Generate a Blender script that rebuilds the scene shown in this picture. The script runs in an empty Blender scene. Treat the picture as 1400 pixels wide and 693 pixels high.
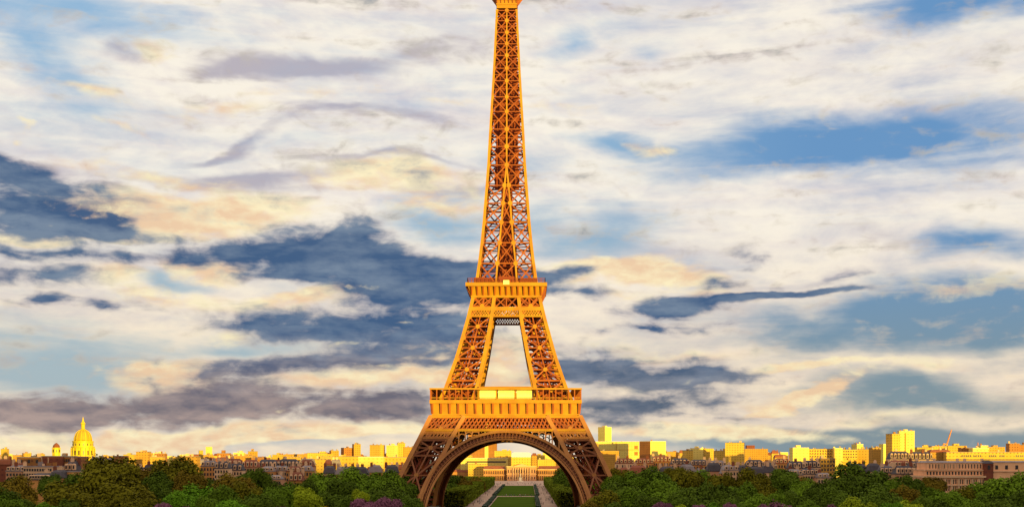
import bpy, math, random
from math import radians as R, sin, cos, tan, pi, sqrt, atan2, hypot
from mathutils import Vector, Matrix

# ---------------------------------------------------------------- camera, sky, sun, exposure
scn = bpy.context.scene
COL = scn.collection
F, VPX, VPY, CZ = 1680.0, 722.0, 628.0, 28.0      # focal length and vanishing point in the 1400x693 frame, eye height
cam = bpy.data.objects.new('camera', bpy.data.cameras.new('camera'))
COL.objects.link(cam)
cam.location = (0, 0, CZ)
cam.rotation_euler = (R(90), 0, 0)
cam.data.sensor_width = 36.0
cam.data.lens = 36.0 * F / 1400.0
cam.data.shift_x = -(VPX - 700.0) / 1400.0
cam.data.shift_y = (VPY - 346.5) / 1400.0
cam.data.clip_start = 0.5
cam.data.clip_end = 60000
scn.camera = cam
scn.view_settings.view_transform = 'Standard'
scn.view_settings.look = 'None'
scn.view_settings.gamma = 1
scn.view_settings.use_curve_mapping = False
EXPO = 0.75
scn.view_settings.exposure = EXPO

SUN_AZ, SUN_EL = 35.0, 2.0         # behind the camera to its right, almost on the horizon
sl = bpy.data.lights.new('sun', 'SUN')
sl.energy = 4.6
sl.angle = R(0.6)
sl.color = (1.0, 0.80, 0.13)
sun = bpy.data.objects.new('sun', sl)
COL.objects.link(sun)
sdir = Vector((sin(R(SUN_AZ)) * cos(R(SUN_EL)), -cos(R(SUN_AZ)) * cos(R(SUN_EL)), sin(R(SUN_EL))))
sun.rotation_euler = sdir.to_track_quat('Z', 'Y').to_euler()
sun.location = (300, -400, 300)

def lin(c):
    c = c / 255.0
    return c / 12.92 if c <= 0.04045 else ((c + 0.055) / 1.055) ** 2.4

world = bpy.data.worlds.new('World')
scn.world = world
world.use_nodes = True
WN, WL = world.node_tree.nodes, world.node_tree.links
WN.clear()
BG_STR = 0.1

def skyc(r, g, b):
    k = 1.0 / (BG_STR * 2 ** EXPO)
    return (lin(r) * k, lin(g) * k, lin(b) * k, 1)

def wnode(t, **kw):
    n = WN.new(t)
    for k, v in kw.items():
        setattr(n, k, v)
    return n

def wset(sock, v):
    if isinstance(v, bpy.types.NodeSocket):
        WL.new(v, sock)
    else:
        sock.default_value = v

def wm(op, a, b=None, c=None, clamp=False):
    n = wnode('ShaderNodeMath', operation=op, use_clamp=clamp)
    wset(n.inputs[0], a)
    if b is not None: wset(n.inputs[1], b)
    if c is not None: wset(n.inputs[2], c)
    return n.outputs[0]

def wstep(v, lo, hi, a=0.0, b=1.0):
    n = wnode('ShaderNodeMapRange', interpolation_type='SMOOTHSTEP')
    wset(n.inputs[0], v)
    for i, q in enumerate((lo, hi, a, b)):
        wset(n.inputs[i + 1], q)
    return n.outputs[0]

def wmix(f, a, b):
    n = wnode('ShaderNodeMix', data_type='RGBA')
    wset(n.inputs[0], f); wset(n.inputs[6], a); wset(n.inputs[7], b)
    return n.outputs[2]

def wnoise(vec, scale, detail=6, rough=0.55, dist=0.0, lac=2.0):
    n = wnode('ShaderNodeTexNoise', noise_dimensions='2D')
    wset(n.inputs['Vector'], vec)
    n.inputs['Scale'].default_value = scale
    n.inputs['Detail'].default_value = detail
    n.inputs['Roughness'].default_value = rough
    n.inputs['Lacunarity'].default_value = lac
    n.inputs['Distortion'].default_value = dist
    return n

def build_sky():
    st = wnode('ShaderNodeTexSky', sky_type='NISHITA', sun_disc=False)
    st.sun_elevation = R(SUN_EL)
    st.sun_rotation = R(180 - SUN_AZ)
    st.air_density = 1.0; st.dust_density = 0.6; st.ozone_density = 2.0
    tc = wnode('ShaderNodeTexCoord')
    sep = wnode('ShaderNodeSeparateXYZ')
    WL.new(tc.outputs['Generated'], sep.inputs[0])
    x, y, z = sep.outputs
    az = wm('ARCTAN2', x, y)
    el = wm('ARCSINE', z)
    P = wnode('ShaderNodeCombineXYZ')            # (azimuth, elevation) in units of a tenth of a radian
    wset(P.inputs[0], wm('MULTIPLY', az, 10.0)); wset(P.inputs[1], wm('MULTIPLY', el, 10.0))
    P = P.outputs[0]
    def stretched(kx, ky, off):
        m = wnode('ShaderNodeMapping')
        WL.new(P, m.inputs[0])
        m.inputs['Location'].default_value = off
        m.inputs['Scale'].default_value = (kx, ky, 1)
        return m.outputs[0]
    # warp of the cloud outlines
    wv = wnode('ShaderNodeVectorMath', operation='SUBTRACT')
    WL.new(wnoise(stretched(0.55, 1.3, (3.1, 7.7, 0.4)), 1.1, 5, 0.50).outputs['Color'], wv.inputs[0])
    wv.inputs[1].default_value = (0.5, 0.5, 0.5)
    ws = wnode('ShaderNodeVectorMath', operation='MULTIPLY')
    WL.new(wv.outputs[0], ws.inputs[0]); ws.inputs[1].default_value = (1.3, 0.50, 0)
    wa = wnode('ShaderNodeVectorMath', operation='ADD')
    WL.new(P, wa.inputs[0]); WL.new(ws.outputs[0], wa.inputs[1])
    PW = wa.outputs[0]

    def direction(px, py):
        u, v = (px - VPX) / F, (VPY - py) / F
        return atan2(u, 1) * 10, atan2(v, hypot(u, 1)) * 10
    def field(strokes, vec=PW):
        acc = None
        for (px, py, hw, hh, ang, s) in strokes:
            cu, cv = direction(px, py)
            k = 10.0 / F * 0.95
            m = wnode('ShaderNodeMapping', vector_type='TEXTURE')
            WL.new(vec, m.inputs[0])
            m.inputs['Location'].default_value = (cu, cv, 0)
            m.inputs['Rotation'].default_value = (0, 0, R(ang))
            m.inputs['Scale'].default_value = (hw * k, hh * k, 1)
            g = wnode('ShaderNodeTexGradient', gradient_type='SPHERICAL')
            WL.new(m.outputs[0], g.inputs[0])
            o = g.outputs['Fac']
            acc = wm('MULTIPLY', o, s) if acc is None else wm('MULTIPLY_ADD', o, s, acc)
        return acc
    n_big = wnoise(stretched(0.5, 1.5, (11, 2, 1)), 1.3, 8, 0.6, 0.3).outputs['Fac']
    n_fine = wnoise(stretched(0.7, 1.6, (1, 22, 5)), 4.2, 7, 0.54, 0.4).outputs['Fac']
    n_fluff = wnoise(stretched(0.8, 1.35, (7, 4, 9)), 7.5, 6, 0.54, 0.2).outputs['Fac']
    def relief(kx, ky, off, sc, det, du, dv, amp):
        """difference of the cloud density along the light: lit and shaded flanks"""
        a = wnoise(stretched(kx, ky, off), sc, det, 0.52, 0.25).outputs['Fac']
        b = wnoise(stretched(kx, ky, (off[0] + du * kx, off[1] + dv * ky, off[2])), sc, det, 0.52, 0.25).outputs['Fac']
        return wm('MULTIPLY', wm('SUBTRACT', a, b), amp)
    rel = wm('ADD', relief(0.5, 1.6, (21, 6, 3), 1.7, 5, 0.10, 0.16, 2.2), relief(0.75, 1.9, (2, 16, 3), 4.6, 5, 0.03, 0.05, 1.5))
    nb = wm('SUBTRACT', n_big, 0.5); nf = wm('SUBTRACT', n_fine, 0.5); nl = wm('SUBTRACT', n_fluff, 0.5)

    n_str = wnoise(stretched(0.20, 2.4, (5, 3, 2)), 2.2, 6, 0.55, 0.5).outputs['Fac']
    ns = wm('SUBTRACT', n_str, 0.5)
    # -- clear air
    low = wstep(el, 0.02, 0.34)
    clear = wmix(low, skyc(172, 192, 202), skyc(152, 192, 226))
    east = wm('MULTIPLY', wstep(az, 0.0, 0.24), wstep(el, 0.0, 0.16, 0.85, 1.0))
    clear = wmix(east, clear, wmix(wstep(el, 0.02, 0.22), skyc(124, 148, 160), skyc(108, 156, 206)))
    ng = wnode('ShaderNodeMix', data_type='RGBA', blend_type='MULTIPLY')
    ng.inputs[0].default_value = 1.0
    WL.new(st.outputs[0], ng.inputs[6]); ng.inputs[7].default_value = NISH
    clear = wmix(0.85, ng.outputs[2], clear)

    # -- white cloud, with holes of blue
    holes = field(HOLES)
    wd = wm('SUBTRACT', wm('MULTIPLY_ADD', nb, 1.2, 0.80), holes)
    wd = wm('MULTIPLY_ADD', ns, 0.8, wm('MULTIPLY_ADD', nf, 0.35, wd))
    W = wstep(wd, -0.30, 1.0)
    shade = field(SHADES)
    tone = wm('ADD', wm('MULTIPLY_ADD', nf, 0.35, 0.76), wm('ADD', wm('MULTIPLY_ADD', nb, 1.4, wm('MULTIPLY', rel, wstep(az, -0.05, 0.15, 0.62, 0.34))), wm('MULTIPLY', ns, 0.3)), clamp=True)
    hi = wmix(wstep(el, 0.03, 0.22), skyc(250, 230, 200), skyc(253, 244, 228))
    lo = wmix(wstep(el, 0.03, 0.22), skyc(210, 196, 190), skyc(224, 213, 213))
    white = wmix(tone, lo, hi)
    white = wmix(wm('MULTIPLY', wstep(wm('ADD', shade, wm('MULTIPLY_ADD', nf, 0.8, wm('MULTIPLY', ns, 0.5))), 0.08, 0.95), 0.9), white, skyc(178, 170, 182))
    col = wmix(wm('MULTIPLY', W, 0.96), clear, white)

    # -- sunlit gold edges under and behind the dark banks
    gold = wstep(wm('ADD', field(GOLDS), wm('MULTIPLY_ADD', nf, 1.0, wm('MULTIPLY_ADD', ns, 0.8, wm('MULTIPLY', nl, 0.55)))), 0.02, 0.8)
    gt = wm('ADD', wm('MULTIPLY_ADD', nl, 1.5, 0.55), wm('MULTIPLY_ADD', nf, 1.0, wm('MULTIPLY_ADD', ns, 0.7, wm('MULTIPLY', rel, 1.0))), clamp=True)
    gcol = wmix(gt, skyc(240, 204, 164), skyc(255, 240, 194))
    col = wmix(wm('MULTIPLY', gold, 0.9), col, gcol)

    # -- dark banks
    dd = wm('ADD', field(DARKS), wm('MULTIPLY_ADD', nf, 1.35, wm('MULTIPLY_ADD', ns, 1.3, wm('MULTIPLY', nl, 0.7))))
    D = wstep(dd, -0.02, 1.05)
    dtone = wm('MULTIPLY_ADD', nb, 1.5, wm('MULTIPLY_ADD', nf, 1.0, wm('MULTIPLY_ADD', ns, 1.4, wm('MULTIPLY_ADD', rel, 0.75, 0.36))), clamp=True)
    dhigh = wmix(dtone, skyc(56, 90, 130), skyc(112, 132, 156))
    dlow = wmix(dtone, skyc(108, 104, 116), skyc(172, 152, 146))
    dmid = wmix(dtone, skyc(78, 96, 118), skyc(138, 140, 150))
    dlow = wmix(wstep(az, -0.12, -0.02), dlow, dmid)
    dcol = wmix(wstep(wm('MULTIPLY_ADD', nf, 0.04, el), 0.04, 0.11), dlow, dhigh)
    thin = wmix(wstep(dd, 0.2, 1.0), skyc(160, 156, 166), dcol)
    col = wmix(wm('MULTIPLY', D, 0.97), col, thin)
    # lit crests over them
    cf = field(CRESTS)
    crest = wstep(wm('ADD', cf, wm('MULTIPLY_ADD', nl, 1.3, wm('MULTIPLY_ADD', ns, 0.7, wm('MULTIPLY', nf, 0.9)))), 0.22, 0.85)
    crest = wm('MULTIPLY', crest, wstep(cf, 0.02, 0.22))
    col = wmix(wm('MULTIPLY', crest, 0.85), col, gcol)
    bg = wnode('ShaderNodeBackground')
    WL.new(col, bg.inputs[0]); bg.inputs[1].default_value = BG_STR
    out = wnode('ShaderNodeOutputWorld')
    WL.new(bg.outputs[0], out.inputs[0])

NISH = (1.0, 1.0, 1.0, 1)
# every stroke: centre of a cloud in the sky (as seen from the terrace), half width, half height, slope, weight
HOLES = [
    (110, 22, 260, 42, 0, 1.0), (80, 105, 130, 60, -8, .8), (20, 60, 90, 40, 0, .5),
    (1130, 195, 420, 48, 3, 1.35), (1250, 215, 260, 50, 0, .8), (1340, 2, 230, 40, -4, 1.6),
    (1265, 432, 220, 68, 6, 1.7), (1350, 318, 110, 36, 6, 1.3), (1390, 420, 90, 60, 0, .8),
    (600, 298, 150, 42, 6, 1.2), (800, 318, 170, 50, -6, 1.05), (690, 230, 80, 26, 0, .5),
    (80, 505, 230, 62, 0, 1.5), (20, 440, 90, 24, 0, .4), (250, 376, 70, 18, 0, 1.0), (300, 470, 160, 22, 0, .7),
    (1290, 540, 260, 34, 0, 1.7), (1250, 594, 380, 28, 0, 1.7), (1050, 608, 340, 24, 0, 1.0),
    (828, 200, 120, 16, 3, .9), (740, 55, 40, 34, 0, .6), (890, 60, 60, 20, 0, .35), (420, 600, 260, 14, 6, .5),
    (1100, 470, 90, 30, 0, .6), (450, 455, 260, 40, 0, .5),
]
SHADES = [
    (430, 80, 190, 22, -3, .9), (480, 100, 240, 30, 0, .6), (120, 60, 130, 30, 0, .35), (620, 60, 120, 30, 0, .4), (300, 205, 200, 20, 0, .4), (190, 62, 50, 20, 12, .7), (350, 92, 120, 20, 0, .7), (560, 72, 120, 18, 0, .5),
    (330, 195, 170, 10, 10, .75), (530, 162, 140, 13, -4, .75), (460, 170, 110, 9, 10, .6), (620, 178, 90, 14, -4, .5),
    (350, 237, 240, 18, 3, 1.2), (360, 255, 180, 16, 0, .7), (540, 226, 150, 8, -4, .9), (240, 150, 170, 20, 0, .5), (610, 262, 110, 14, 5, .95),
    (1050, 70, 300, 30, 0, .25), (1150, 100, 90, 24, 0, .35), (1200, 325, 180, 26, 0, .45), (920, 355, 200, 24, 0, .5), (800, 340, 120, 20, 0, .3),
    (1150, 380, 170, 10, 4, .6), (40, 190, 110, 16, -12, .4), (100, 240, 160, 22, -8, .7), (180, 420, 120, 22, 0, .6), (900, 440, 120, 24, 0, .4), (1080, 430, 120, 24, 0, .3), (880, 470, 200, 16, 0, .4),
]
GOLDS = [
    (250, 290, 220, 36, 3, 1.7), (30, 322, 80, 14, 0, 1.6), (160, 318, 120, 9, 4, .9), (520, 248, 150, 30, -2, .9), (230, 240, 130, 16, -5, .7), (600, 275, 130, 14, 6, .6),
    (110, 128, 110, 14, -3, .7), (330, 152, 140, 14, 3, .6), (450, 130, 140, 16, 0, .45), (240, 62, 60, 20, 6, .45), (170, 165, 90, 8, 0, .5), (650, 140, 80, 14, 0, .5),
    (160, 375, 70, 26, 0, .9), (290, 358, 90, 20, -12, 1.0), (240, 405, 130, 22, 8, .8), (440, 400, 150, 14, 6, 1.05), (300, 452, 60, 12, 5, .7),
    (215, 512, 100, 30, 14, 1.6), (180, 500, 60, 10, 4, .8), (560, 497, 150, 32, 10, 1.6), (420, 525, 220, 20, 0, .8), (620, 515, 90, 30, 0, .8),
    (330, 590, 360, 24, 7, 1.6), (140, 610, 280, 20, 4, 1.3), (520, 578, 180, 10, 9, 1.0), (40, 596, 60, 16, 0, .8), (690, 520, 60, 30, 0, .9),
    (860, 372, 190, 22, -3, 1.5), (780, 390, 60, 9, 0, .8), (990, 385, 140, 18, 0, .6), (880, 410, 100, 14, -8, .5), (900, 485, 220, 12, 0, .5),
    (1100, 506, 140, 9, 0, 1.2), (1085, 543, 130, 9, 13, 1.3), (960, 590, 300, 20, 0, 1.4), (860, 520, 90, 12, 8, .7), (1040, 545, 70, 18, 0, .7),
    (890, 197, 90, 14, 0, .7), (1000, 400, 100, 12, 0, .6), (1200, 568, 200, 10, 3, .5), (1300, 500, 190, 18, 4, .5), (1330, 390, 130, 24, 14, .4), (760, 160, 90, 16, 0, .4),
]
DARKS = [
    (420, 345, 150, 48, 0, 1.4), (545, 372, 210, 48, -6, 2.0), (660, 385, 90, 34, 0, 1.1), (480, 318, 60, 22, 0, .5), (600, 405, 150, 30, 0, .6), (280, 330, 130, 20, 4, .8),
    (765, 377, 70, 16, -3, 1.3), (795, 406, 80, 17, 0, 1.2), (720, 395, 60, 30, 0, .8),
    (470, 440, 220, 40, -2, 1.4), (600, 450, 110, 40, 0, .8), (430, 496, 230, 26, 1, 1.3), (540, 480, 160, 26, 0, .7), (350, 440, 80, 30, 0, .6),
    (90, 304, 200, 28, 2, 1.6), (30, 272, 150, 32, -4, 1.0), (20, 225, 130, 32, -14, .8), (120, 258, 180, 20, -8, .8), (80, 342, 270, 18, 2, 1.3), (60, 375, 130, 26, 0, .9), (150, 300, 70, 12, 0, .4),
    (55, 416, 34, 14, 0, 1.1), (145, 430, 70, 16, -4, 1.1), (210, 420, 60, 16, 0, .5), (330, 350, 100, 24, 0, .5),
    (150, 560, 280, 34, 3, 1.2), (300, 540, 170, 44, 6, 1.1), (40, 580, 170, 32, 0, .9), (460, 552, 180, 24, 3, 1.1), (560, 545, 110, 24, 0, .9), (380, 575, 120, 12, 0, .5), (260, 520, 110, 30, 8, .5),
    (850, 505, 190, 26, 0, 1.3), (830, 550, 180, 38, 6, 1.1), (960, 510, 160, 14, 0, .7), (920, 545, 140, 26, 6, .8), (820, 580, 120, 20, 0, .7), (980, 520, 120, 24, 0, .6), (720, 500, 90, 30, 0, .8), (690, 540, 80, 14, 0, .5),
    (935, 430, 120, 26, 10, .8), (990, 420, 150, 18, 9, .6), (1060, 403, 190, 12, 3, .75), (1010, 442, 120, 10, 4, .6), (960, 405, 110, 12, 12, .45), (870, 430, 90, 14, 6, .3), (1120, 398, 130, 8, 0, .8), (1020, 385, 90, 12, 4, .9), (1180, 380, 110, 6, 3, .8), (1030, 356, 26, 14, 0, .7), (1000, 370, 60, 10, 14, .6),
    (880, 459, 80, 10, 0, 1.0), (800, 465, 70, 10, 0, .5), (980, 470, 50, 8, 0, .4), (1010, 455, 60, 8, 0, .4), (1000, 565, 90, 14, 0, .5),
]
CRESTS = [
    (185, 288, 130, 12, 3, .6), (110, 298, 60, 8, 4, .6), (40, 185, 60, 10, -25, .55), (490, 505, 60, 8, 0, .3),
    (470, 465, 120, 8, 3, .35), (610, 430, 70, 8, 25, .45), (1120, 535, 90, 7, 12, .6), (560, 560, 90, 6, 4, .35), (420, 560, 130, 6, -3, .4), (900, 525, 100, 6, 12, .15), (440, 398, 110, 6, 6, .5),
]
build_sky()
world.cycles.sampling_method = 'MANUAL'
world.cycles.sample_map_resolution = 512

# ---------------------------------------------------------------- helpers
rnd = random.Random(11)

def at(px, py, Y):
    """The point at distance Y that the terrace sees in direction (px, py)."""
    return Vector(((px - VPX) * Y / F, Y, CZ + (VPY - py) * Y / F))
def xat(px, Y): return (px - VPX) * Y / F
def zat(py, Y): return CZ + (VPY - py) * Y / F

class MB:
    def __init__(self): self.v, self.f = [], []
    def face(self, *p):
        n = len(self.v); self.v += [tuple(q) for q in p]; self.f.append(tuple(range(n, n + len(p))))
    def hexa(self, b, t):
        n = len(self.v); self.v += [tuple(q) for q in b] + [tuple(q) for q in t]
        self.f += [(n + 3, n + 2, n + 1, n), (n + 4, n + 5, n + 6, n + 7)]
        for i in range(4):
            j = (i + 1) % 4
            self.f.append((n + i, n + j, n + 4 + j, n + 4 + i))
    def box(self, x0, x1, y0, y1, z0, z1):
        self.hexa([(x0, y0, z0), (x1, y0, z0), (x1, y1, z0), (x0, y1, z0)], [(x0, y0, z1), (x1, y0, z1), (x1, y1, z1), (x0, y1, z1)])
    def taper(self, x0, x1, y0, y1, z0, z1, ix, iy):
        self.hexa([(x0, y0, z0), (x1, y0, z0), (x1, y1, z0), (x0, y1, z0)],
                  [(x0 + ix, y0 + iy, z1), (x1 - ix, y0 + iy, z1), (x1 - ix, y1 - iy, z1), (x0 + ix, y1 - iy, z1)])
    def beam(self, p0, p1, w, d=None, up=(0, 0, 1)):
        d = w if d is None else d
        p0, p1 = Vector(p0), Vector(p1)
        a = p1 - p0
        if a.length < 1e-6: return
        a.normalize()
        s = a.cross(Vector(up))
        if s.length < 1e-3: s = a.cross(Vector((0, 1, 0)))
        s.normalize(); u = s.cross(a)
        s *= w / 2; u *= d / 2
        self.hexa([p0 - s - u, p0 + s - u, p0 + s + u, p0 - s + u], [p1 - s - u, p1 + s - u, p1 + s + u, p1 - s + u])
    def tube(self, rings, n=12, cap=True):
        """rings: (centre, radius) stacked along z"""
        b = len(self.v)
        for c, r in rings:
            for i in range(n):
                a = 2 * pi * i / n
                self.v.append((c[0] + r * cos(a), c[1] + r * sin(a), c[2]))
        for k in range(len(rings) - 1):
            for i in range(n):
                j = (i + 1) % n
                self.f.append((b + k * n + i, b + k * n + j, b + (k + 1) * n + j, b + (k + 1) * n + i))
        if cap:
            self.f.append(tuple(b + i for i in range(n))[::-1])
            self.f.append(tuple(b + (len(rings) - 1) * n + i for i in range(n)))
    def mesh(self, name):
        m = bpy.data.meshes.new(name)
        m.from_pydata(self.v, [], self.f)
        m.update()
        return m
    def build(self, name, mat, parent=None, smooth=False):
        return link(name, self.mesh(name), mat, parent, smooth)

def link(name, mesh, mat, parent=None, smooth=False):
    o = bpy.data.objects.new(name, mesh)
    if mat is not None and not mesh.materials: mesh.materials.append(mat)
    if smooth:
        for p in mesh.polygons: p.use_smooth = True
    COL.objects.link(o)
    if parent is not None: o.parent = parent
    return o

def tag(o, label=None, cat=None, group=None, kind=None):
    if label: o['label'] = label
    if cat: o['category'] = cat
    if group: o['group'] = group
    if kind: o['kind'] = kind
    return o

def empty(name, loc=(0, 0, 0), label=None, cat=None, group=None):
    o = bpy.data.objects.new(name, None)
    o.empty_display_size = 0.5
    COL.objects.link(o)
    o.location = loc
    return tag(o, label, cat, group)

def copy_tree(o, parent=None):
    c = o.copy(); COL.objects.link(c)
    if parent is not None: c.parent = parent
    for ch in list(o.children): copy_tree(ch, c)
    return c

# ---------------------------------------------------------------- materials
def mat(name, col, rough=0.8, var=0.18, scale=0.35, metal=0.0, spec=0.3, island=0.0, objvar=0.0, col2=None, window=None):
    m = bpy.data.materials.new(name); m.use_nodes = True
    nt = m.node_tree; N, L = nt.nodes, nt.links
    b = N['Principled BSDF']
    b.inputs['Roughness'].default_value = rough
    b.inputs['Metallic'].default_value = metal
    b.inputs['Specular IOR Level'].default_value = spec
    tc = N.new('ShaderNodeTexCoord')
    nz = N.new('ShaderNodeTexNoise'); nz.inputs['Scale'].default_value = scale; nz.inputs['Detail'].default_value = 5
    L.new(tc.outputs['Object'], nz.inputs['Vector'])
    mx = N.new('ShaderNodeMix'); mx.data_type = 'RGBA'
    c2 = col2 or tuple(c * 0.55 for c in col)
    mx.inputs[6].default_value = (*c2, 1); mx.inputs[7].default_value = (*col, 1)
    mr = N.new('ShaderNodeMapRange')
    L.new(nz.outputs['Fac'], mr.inputs[0])
    mr.inputs[1].default_value = 0.3; mr.inputs[2].default_value = 0.6
    mr.inputs[3].default_value = 1 - min(1, var * 3); mr.inputs[4].default_value = 1
    L.new(mr.outputs[0], mx.inputs[0])
    out = mx.outputs[2]
    def scaled(src, amt):
        nonlocal out
        hs = N.new('ShaderNodeHueSaturation')
        r = N.new('ShaderNodeMapRange'); L.new(src, r.inputs[0])
        r.inputs[3].default_value = 1 - amt; r.inputs[4].default_value = 1 + amt
        L.new(r.outputs[0], hs.inputs['Value']); L.new(out, hs.inputs['Color'])
        out = hs.outputs[0]
    if island:
        g = N.new('ShaderNodeNewGeometry'); scaled(g.outputs['Random Per Island'], island)
    if objvar:
        g = N.new('ShaderNodeObjectInfo'); scaled(g.outputs['Random'], objvar)
    if window:                                   # rows of small windows on far facades
        (bw, bh, wc) = window
        sp = N.new('ShaderNodeSeparateXYZ'); L.new(tc.outputs['Object'], sp.inputs[0])
        ad = N.new('ShaderNodeMath'); L.new(sp.outputs[0], ad.inputs[0]); L.new(sp.outputs[1], ad.inputs[1])
        cb = N.new('ShaderNodeCombineXYZ'); L.new(ad.outputs[0], cb.inputs[0]); L.new(sp.outputs[2], cb.inputs[1])
        br = N.new('ShaderNodeTexBrick'); L.new(cb.outputs[0], br.inputs['Vector'])
        br.offset = 0.0
        br.inputs['Scale'].default_value = 1.0
        br.inputs['Brick Width'].default_value = bw; br.inputs['Row Height'].default_value = bh
        br.inputs['Mortar Size'].default_value = 0.31 * bw; br.inputs['Mortar Smooth'].default_value = 0.0
        br.inputs['Color1'].default_value = (1, 1, 1, 1); br.inputs['Color2'].default_value = (0.5, 0.5, 0.5, 1); br.inputs['Mortar'].default_value = (0, 0, 0, 1)
        ge = N.new('ShaderNodeNewGeometry'); sn = N.new('ShaderNodeSeparateXYZ'); L.new(ge.outputs['True Normal'], sn.inputs[0])
        ab = N.new('ShaderNodeMath'); ab.operation = 'ABSOLUTE'; L.new(sn.outputs[2], ab.inputs[0])
        lt = N.new('ShaderNodeMath'); lt.operation = 'LESS_THAN'; L.new(ab.outputs[0], lt.inputs[0]); lt.inputs[1].default_value = 0.3
        mu = N.new('ShaderNodeMath'); mu.operation = 'MULTIPLY'; L.new(br.outputs['Color'], mu.inputs[0]); L.new(lt.outputs[0], mu.inputs[1])
        m2 = N.new('ShaderNodeMix'); m2.data_type = 'RGBA'
        L.new(mu.outputs[0], m2.inputs[0]); L.new(out, m2.inputs[6]); m2.inputs[7].default_value = (*wc, 1)
        out = m2.outputs[2]
    L.new(out, b.inputs['Base Color'])
    return m

M = {
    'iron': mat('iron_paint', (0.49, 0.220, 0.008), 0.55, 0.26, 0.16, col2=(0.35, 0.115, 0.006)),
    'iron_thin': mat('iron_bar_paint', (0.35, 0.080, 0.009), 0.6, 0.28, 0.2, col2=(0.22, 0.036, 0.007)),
    'iron_shaded': mat('iron_inner_shade', (0.25, 0.04, 0.008), 0.65, 0.25, 0.2, col2=(0.15, 0.02, 0.006)),  # shade inside the ironwork put into a darker colour of the same paint
    'iron_low': mat('lower_iron_shade_paint', (0.47, 0.18, 0.040), 0.6, 0.25, 0.16, col2=(0.31, 0.095, 0.026)),  # darker lower paint, with the shade lying on it also in the colour
    'iron_low_thin': mat('lower_iron_bar_shade_paint', (0.27, 0.085, 0.026), 0.6, 0.2, 0.2, col2=(0.18, 0.045, 0.018)),  # bars of the lower legs: paint and shade in one colour
    'iron_deck': mat('deck_plate', (0.25, 0.085, 0.02), 0.7),
    'pale_panel': mat('pale_panel', (0.95, 0.85, 0.36), 0.45, 0.05),
    'stone': mat('masonry', (0.36, 0.31, 0.24), 0.9),
    'bark': mat('bark', (0.10, 0.07, 0.045), 0.9, 0.3, 1.5),
}

# ---------------------------------------------------------------- the iron tower
TX, TY = -11.0, 640.0
def interp(tab, z):
    if z <= tab[0][0]: return tab[0][1]
    for (a, va), (b, vb) in zip(tab, tab[1:]):
        if z <= b: return va + (vb - va) * (z - a) / (b - a)
    return tab[-1][1]
WT = [(0, 60.5), (16.6, 51.9), (28, 46.8), (37, 42.4), (49, 36.9), (57, 32.7), (63, 30.0), (80, 24.4), (100, 19.1), (118.6, 15.0), (135, 12.9), (150, 11.5), (178, 9.4), (197, 8.4), (228, 6.6), (258, 5.2), (275, 4.9)]
IT = [(0, 41.5), (13, 39.4), (20, 36.4), (26, 32.3), (37, 27.0), (49, 20.5), (57, 16.8), (63, 14.6), (80, 10.9), (100, 7.4), (118.6, 5.2), (129, 4.6), (139, 3.5), (160, 1.75), (172, 0.7), (177, 0.02)]
def W(z): return interp(WT, z)
def I(z): return interp(IT, z)

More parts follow.
